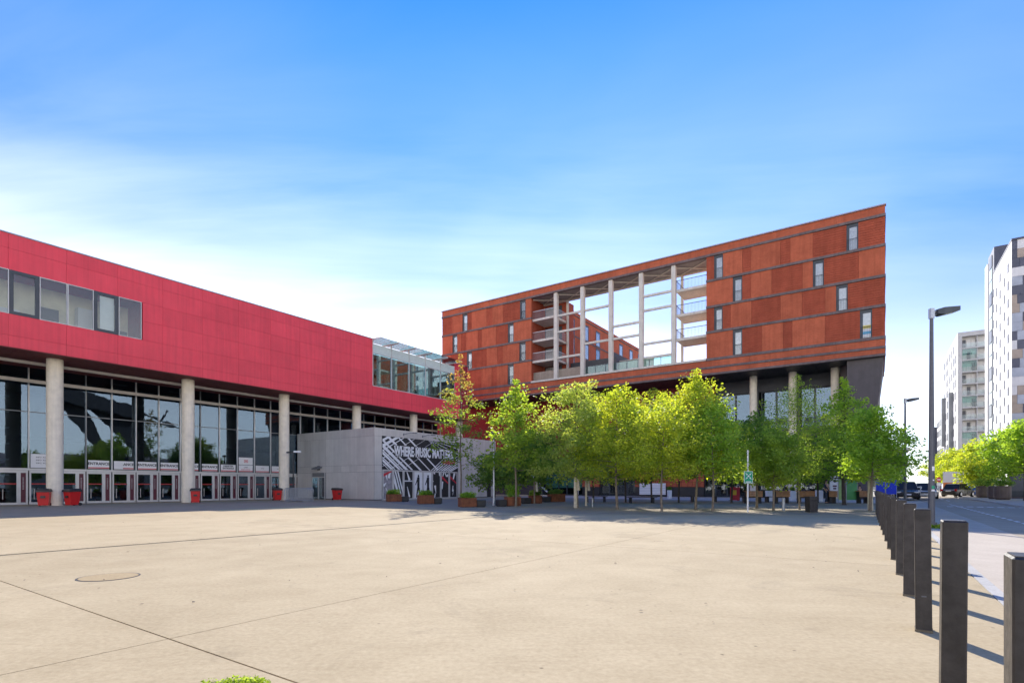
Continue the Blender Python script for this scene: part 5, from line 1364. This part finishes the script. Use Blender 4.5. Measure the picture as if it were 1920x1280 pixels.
# ------------------------------------------------------------------ people on the terrace
def person(u, v, H, lab, top, legs, rz=0.0, seated=False, stride=.12, hair='hair'):
    p = gnd(u, v)
    o = thing('person', lab, 'person', p, rz, None)
    k = H / 1.75
    hip = .92 if not seated else .50
    J = {}
    pts = [('pel', (0, 0, hip), .125), ('waist', (0, 0, hip + .16), .115), ('chest', (0, -.01, hip + .40), .15), ('neck', (0, 0, hip + .55), .055), ('head0', (0, -.01, hip + .64), .075), ('head1', (0, -.015, hip + .74), .088), ('head2', (0, -.01, hip + .82), .05)]
    ed = [('pel', 'waist'), ('waist', 'chest'), ('chest', 'neck'), ('neck', 'head0'), ('head0', 'head1'), ('head1', 'head2')]
    for sx, nm in ((-1, 'l'), (1, 'r')):
        pts += [(nm + 'sh', (sx * .19, 0, hip + .46), .062), (nm + 'el', (sx * .25, -.02 if not seated else -.06, hip + .19), .045), (nm + 'wr', (sx * .21, -.12, hip - .03 + (.12 if seated else 0)), .032), (nm + 'ha', (sx * .20, -.15, hip - .11 + (.12 if seated else 0)), .036)]
        ed += [('chest', nm + 'sh'), (nm + 'sh', nm + 'el'), (nm + 'el', nm + 'wr'), (nm + 'wr', nm + 'ha')]
        if seated: kn, an, to = (sx * .12, -.42, hip + .02), (sx * .12, -.44, .09), (sx * .12, -.60, .04)
        else: kn, an, to = (sx * .11, -.03 + sx * stride * .4, .49), (sx * .11, .02 + sx * stride, .08), (sx * .12, -.15 + sx * stride, .035)
        pts += [(nm + 'hp', (sx * .10, 0, hip - .06), .095), (nm + 'kn', kn, .062), (nm + 'an', an, .042), (nm + 'to', to, .036)]
        ed += [('pel', nm + 'hp'), (nm + 'hp', nm + 'kn'), (nm + 'kn', nm + 'an'), (nm + 'an', nm + 'to')]
    idx = {n: i for i, (n, _, _) in enumerate(pts)}
    def skinned(name, names, m, grow=1.0, pts=pts):
        sub = [x for x in pts if x[0] in names]; ix = {x[0]: i for i, x in enumerate(sub)}
        me = bpy.data.meshes.new(name); me.from_pydata([Vector(x[1]) * k for x in sub], [(ix[a], ix[b]) for a, b in ed if a in ix and b in ix], [])
        ob = link(name, me, o)
        md = ob.modifiers.new('skin', 'SKIN')
        if not me.skin_vertices: 
            b_ = bmesh.new(); b_.from_mesh(me); b_.verts.layers.skin.verify(); b_.to_mesh(me); b_.free()
        for i, x in enumerate(sub):
            sv = me.skin_vertices[0].data[i]; sv.radius = (x[2] * grow * k, x[2] * grow * k * .85); sv.use_root = (i == 0)
        ss = ob.modifiers.new('sub', 'SUBSURF'); ss.levels = 1; ss.render_levels = 1
        me.materials.append(m)
        return ob
    allp = [x[0] for x in pts]
    skinned('body', allp, K['skin'])
    skinned('top', [n for n in allp if n in ('pel', 'waist', 'chest') or n[1:] in ('sh', 'el')], K[top], 1.14)
    skinned('trousers', [n for n in allp if n == 'pel' or n[1:] in ('hp', 'kn', 'an')], K[legs], 1.13)
    hd0 = Vector((0, .012, hip + .775)) * k
    rings = []
    for zi, rr in ((-.06, .093), (.0, .100), (.05, .088), (.085, .045)): rings.append([(hd0.x + rr * k * math.cos(a), hd0.y + rr * k * math.sin(a), hd0.z + zi * k) for a in (2 * math.pi * j / 12 for j in range(12))])
    MB().loft(rings).obj('hair', K[hair], o, smooth=True)
    for sx in (-1, 1):
        t0 = [x for x in pts if x[0] == ('l' if sx < 0 else 'r') + 'to'][0][1]
        MB().loft([[((t0[0] + a * .045) * k, (t0[1] + b_ * .13 + .05) * k, z) for a, b_ in ((-1, -1), (1, -1), (1, 1), (-1, 1))] for z in (.0, .055 * k)]).obj('shoe', K['white'] if legs == 'jeans' else K['black'], o, bevel=.01)
    return o
person(1549, 943.3, 1.72, 'standing person in dark navy clothes left of the white banner', 'navy', 'navy', .5)
person(1612, 943, 1.3, 'small person in blue jeans and dark top right of the green banner', 'charcoal', 'jeans', -.4, stride=.16)

# ------------------------------------------------------------------ vehicles
def car(p, rz, m, lab, cat='car', L=4.4, Wd=1.8, H=1.5, suv=False, rear_view=False):
    o = thing('parked_car', lab, cat, p, rz, 'cars in the street')
    # side profile from nose (-y) to tail (+y): stations of half width, lower z, shoulder z
    b = MB(); hw_ = Wd / 2; zs = .92 if suv else .82
    st_ = [(-L / 2, .62, .32, .62), (-L / 2 + .12, .86, .24, .72), (-L / 2 + .9, .97, .20, zs - .02), (-.2, 1.0, .20, zs + .02), (L / 2 - .9, .99, .20, zs + .06), (L / 2 - .15, .90, .26, zs + .02), (L / 2, .74, .34, zs - .12)]
    rings = []
    for y_, wf, z0, z1 in st_:
        x = hw_ * wf
        rings.append([(-x * .94, y_, z0), (x * .94, y_, z0), (x, y_, (z0 + z1) / 2), (x * .93, y_, z1), (-x * .93, y_, z1), (-x, y_, (z0 + z1) / 2)])
    b.loft(rings)
    body = b.obj('body', m, o, smooth=True)
    tail = L / 2 - (.35 if suv else .55)
    c = MB()
    cab = [(-L / 2 + 1.15, .86, zs + .0, zs + .03), (-L / 2 + 1.95, .74, zs, H), (.6, .72, zs, H + .02), (tail - .45, .70, zs, H - .04), (tail, .80, zs, zs + .10)]
    rings = [[(-hw_ * .88, y_, z0), (hw_ * .88, y_, z0), (hw_ * wf, y_, z1), (-hw_ * wf, y_, z1)] for y_, wf, z0, z1 in cab]
    c.loft(rings); c.obj('windows', K['car_glass'], o)
    r_ = MB().loft([[(-hw_ * .73, y_, H - .01 + dz), (hw_ * .73, y_, H - .01 + dz), (hw_ * .70, y_, H + .035 + dz), (-hw_ * .70, y_, H + .035 + dz)] for y_, dz in ((-L / 2 + 1.95, 0), (.6, .02), (tail - .42, -.04))])
    r_.obj('roof', m, o)
    pl_ = MB()
    for sx in (-1, 1):
        for (y0, y1) in ((-L / 2 + 1.12, -L / 2 + 1.95), (tail - .45, tail)):
            w0 = .885 if y0 < 0 else .735; w1 = .745 if y0 < 0 else .87
            z0, z1 = (zs + .02, H) if y0 < 0 else (H - .03, zs + .02)
            pl_.tube([(sx * hw_ * w0, y0, z0), (sx * hw_ * w1, y1, z1)], .035, 5)
        pl_.tube([(sx * hw_ * .88, .25, zs), (sx * hw_ * .735, .25, H)], .035, 5)
    pl_.obj('pillars', m, o)
    for y_ in (-L / 2 + .82, L / 2 - .82):
        for sx in (-1, 1):
            w_ = MB().tube([(sx * (hw_ - .20), y_, .32), (sx * (hw_ + .01), y_, .32)], .32, 18).obj('wheel', K['tyre'], o)
            MB().tube([(sx * (hw_ - .1), y_, .32), (sx * (hw_ + .018), y_, .32)], .20, 12).obj('rim', K['chrome'], w_)
    for sx in (-1, 1):
        MB().box(sx * hw_ * .70 - .18, sx * hw_ * .70 + .18, -L / 2 + .02, -L / 2 + .16, .60, .74).obj('headlight', K['lens'], o, bevel=.02)
        MB().box(sx * hw_ * .76 - .12, sx * hw_ * .76 + .12, L / 2 - .14, L / 2 - .02, .66, .90).obj('tail_light', K['tail'], o, bevel=.02)
        MB().box(sx * (hw_ + .02) - .09, sx * (hw_ + .02) + .09, -L / 2 + 1.45, -L / 2 + 1.6, zs + .04, zs + .18).obj('mirror', m, o, bevel=.02)
    MB().box(-.26, .26, -L / 2 - .03, -L / 2 - .005, .42, .53).obj('number_plate', K['white'], o)
    MB().box(-.5, .5, -L / 2 - .012, -L / 2 + .1, .55, .70).obj('grille', K['black'], o)
    MB().box(-.26, .26, L / 2 - .02, L / 2 + .02, .62, .73).obj('number_plate', K['white'], o)
    return o
def paint(name, c): return mat(name, c, .3, 0, spec=.4, mott=.02)
K['p_black'] = paint('black car paint', (.015, .016, .02)); K['p_silver'] = paint('silver car paint', (.66, .62, .56)); K['p_brown'] = paint('dark bronze car paint', (.06, .055, .05)); K['p_white'] = paint('white car paint', (.78, .79, .80))
sx_ = gnd(1697, 935.2)
car(sx_, PHI + R(90) - R(180) + .06, K['p_black'], 'black car parked facing the square beside the second street lamp', H=1.62, suv=True, Wd=1.9)
car(gnd(1675, 932) + Vector((.6, 1.0, 0)), PHI - R(90) - .5, K['p_black'], 'dark car mostly hidden behind the blue banner')
car(gnd(1734, 934.2), PHI - R(90) + .03, K['p_silver'], 'silver car coming down the street just left of the tall lamp post', H=1.5)
car(gnd(1796, 930.6), PHI + R(62), K['p_brown'], 'dark bronze car seen from behind at the far kerb', H=1.48)
tk = thing('delivery_truck', 'white box truck with an orange band behind the bronze car', 'truck', W(92, -8.6), PHI - R(12))
MB().box(-2.4, 2.4, -1.15, 1.15, .85, 3.1).obj('cargo_box', K['white'], tk, bevel=.02); MB().box(-2.42, -2.401, -1.1, 1.1, 1.0, 1.7).box(-2.3, 2.3, 1.151, 1.16, 1.0, 1.6).obj('printed_band', K['orange'], tk)
MB().prism([(2.45, .6), (4.1, .6), (4.1, 1.5), (3.7, 2.4), (2.45, 2.4)], 'y', -1.05, 1.05).obj('cab', K['p_white'], tk)
MB().box(-2.4, 3.9, -.9, .9, .5, .84).obj('chassis', K['black'], tk)
for x in (-1.5, 3.2):
    for sy in (-1, 1): MB().tube([(x, sy * .8, .45), (x, sy * 1.1, .45)], .45, 18).obj('wheel', K['tyre'], tk)
def skip(p, lab):
    o = thing('waste_container', lab, 'container', p, PHI, 'blue waste containers')
    MB().loft([[(-.5, -.55, .12), (.5, -.55, .12), (.5, .55, .12), (-.5, .55, .12)], [(-.58, -.68, 1.05), (.58, -.68, 1.05), (.58, .68, 1.05), (-.58, .68, 1.05)]]).obj('body', K['blue_bin'], o); MB().prism([(-.6, 1.06), (.6, 1.06), (.4, 1.28), (-.4, 1.28)], 'y', -.7, .7).obj('lid', K['blue_bin'], o)
    for sx in (-1, 1):
        for sy in (-1, 1): MB().tube([(sx * .4, sy * .5 - .03, .07), (sx * .4, sy * .5 + .03, .07)], .07, 10).obj('wheel', K['rubber'], o)
skip(gnd(1812, 928.5), 'left blue waste container beside the bronze car'); skip(gnd(1821, 928.2) + Vector((.2, .3, 0)), 'right blue waste container by the far kerb')
def round_sign(p, lab, H=3.2, r_=.32):
    o = thing('no_entry_sign', lab, 'traffic sign', p, 0, 'round no entry signs')
    MB().cyl(0, 0, 0, H, .04, .04, 8).obj('post', K['galv'], o)
    MB().cyl(0, 0, 0, .02, r_, r_, 24).obj('disc', K['red_ink'], o, (0, -.05, H - r_), (R(90), 0, 0)); MB().box(-r_ * .7, r_ * .7, -.08, -.071, H - r_ - .06, H - r_ + .06).obj('bar', K['white'], o)
    MB().box(-.26, .26, -.06, -.045, H - r_ * 2 - .42, H - r_ * 2 - .08).obj('plate', K['white'], o)
p_ = gnd(1780.6, 927.5); round_sign(p_, 'higher no entry sign before the bright street trees', hz(884, p_.y))
p_ = gnd(1759.6, 929); round_sign(p_, 'lower no entry sign close to the tall lamp post', hz(894, p_.y))
def big_pot(p, lab, h=1.25):
    o = thing('stone_pot', lab, 'planter', p, PHI, 'big street planters')
    MB().loft([[(.62 * f * math.cos(a), .62 * f * math.sin(a), z) for a in (2 * math.pi * k / 14 for k in range(14))] for f, z in ((.75, 0), (1, .15), (1, h), (.9, h))]).obj('pot', K['band'], o, smooth=True)
    rng = np.random.default_rng(int(p.x * 10)); d = rng.normal(0, 1, (30, 3)) * np.array([.35, .35, .2]) + np.array([0, 0, h + .3])
    leaf_cloud('shrub', d, .16, 24, .15, K['lf_dark'], rng, parent=o)['kind'] = 'stuff'
for s, lab in ((66.0, 'big street planter nearest the right edge under the dark tree'), (69.5, 'second big street planter under the dark tree'), (77, 'big street planter farther along, by the bright trees')):
    big_pot(W(s, -9.4), lab)
kio = grid_thing('info_pillar', 'dark advertising pillar on the far pavement under the dark street tree', 'pillar', 73, -11.6); OFF.pop(kio.name)
MB().box(-.2, .2, -.75, .75, .15, 2.9).obj('cabinet', K['anth'], kio, bevel=.02); MB().box(-.215, -.205, -.62, .62, .75, 2.6).obj('screen', K['tower_win'], kio); MB().box(-.24, .24, -.5, .5, 0, .15).obj('foot', K['band'], kio)
wb = thing('white_barrier', 'white roadwork barrier between the black and the silver car', 'barrier', gnd(1714, 934.5), PHI - R(90))
for z in (.25, .62, .98): MB().box(-.6, .6, -.03, .03, z, z + .22).obj('board', K['white'], wb)
for sx in (-1, 1): MB().box(sx * .5 - .03, sx * .5 + .03, -.04, .04, 0, 1.25).box(sx * .5 - .05, sx * .5 + .05, -.3, .3, 0, .06).obj('leg', K['galv'], wb)
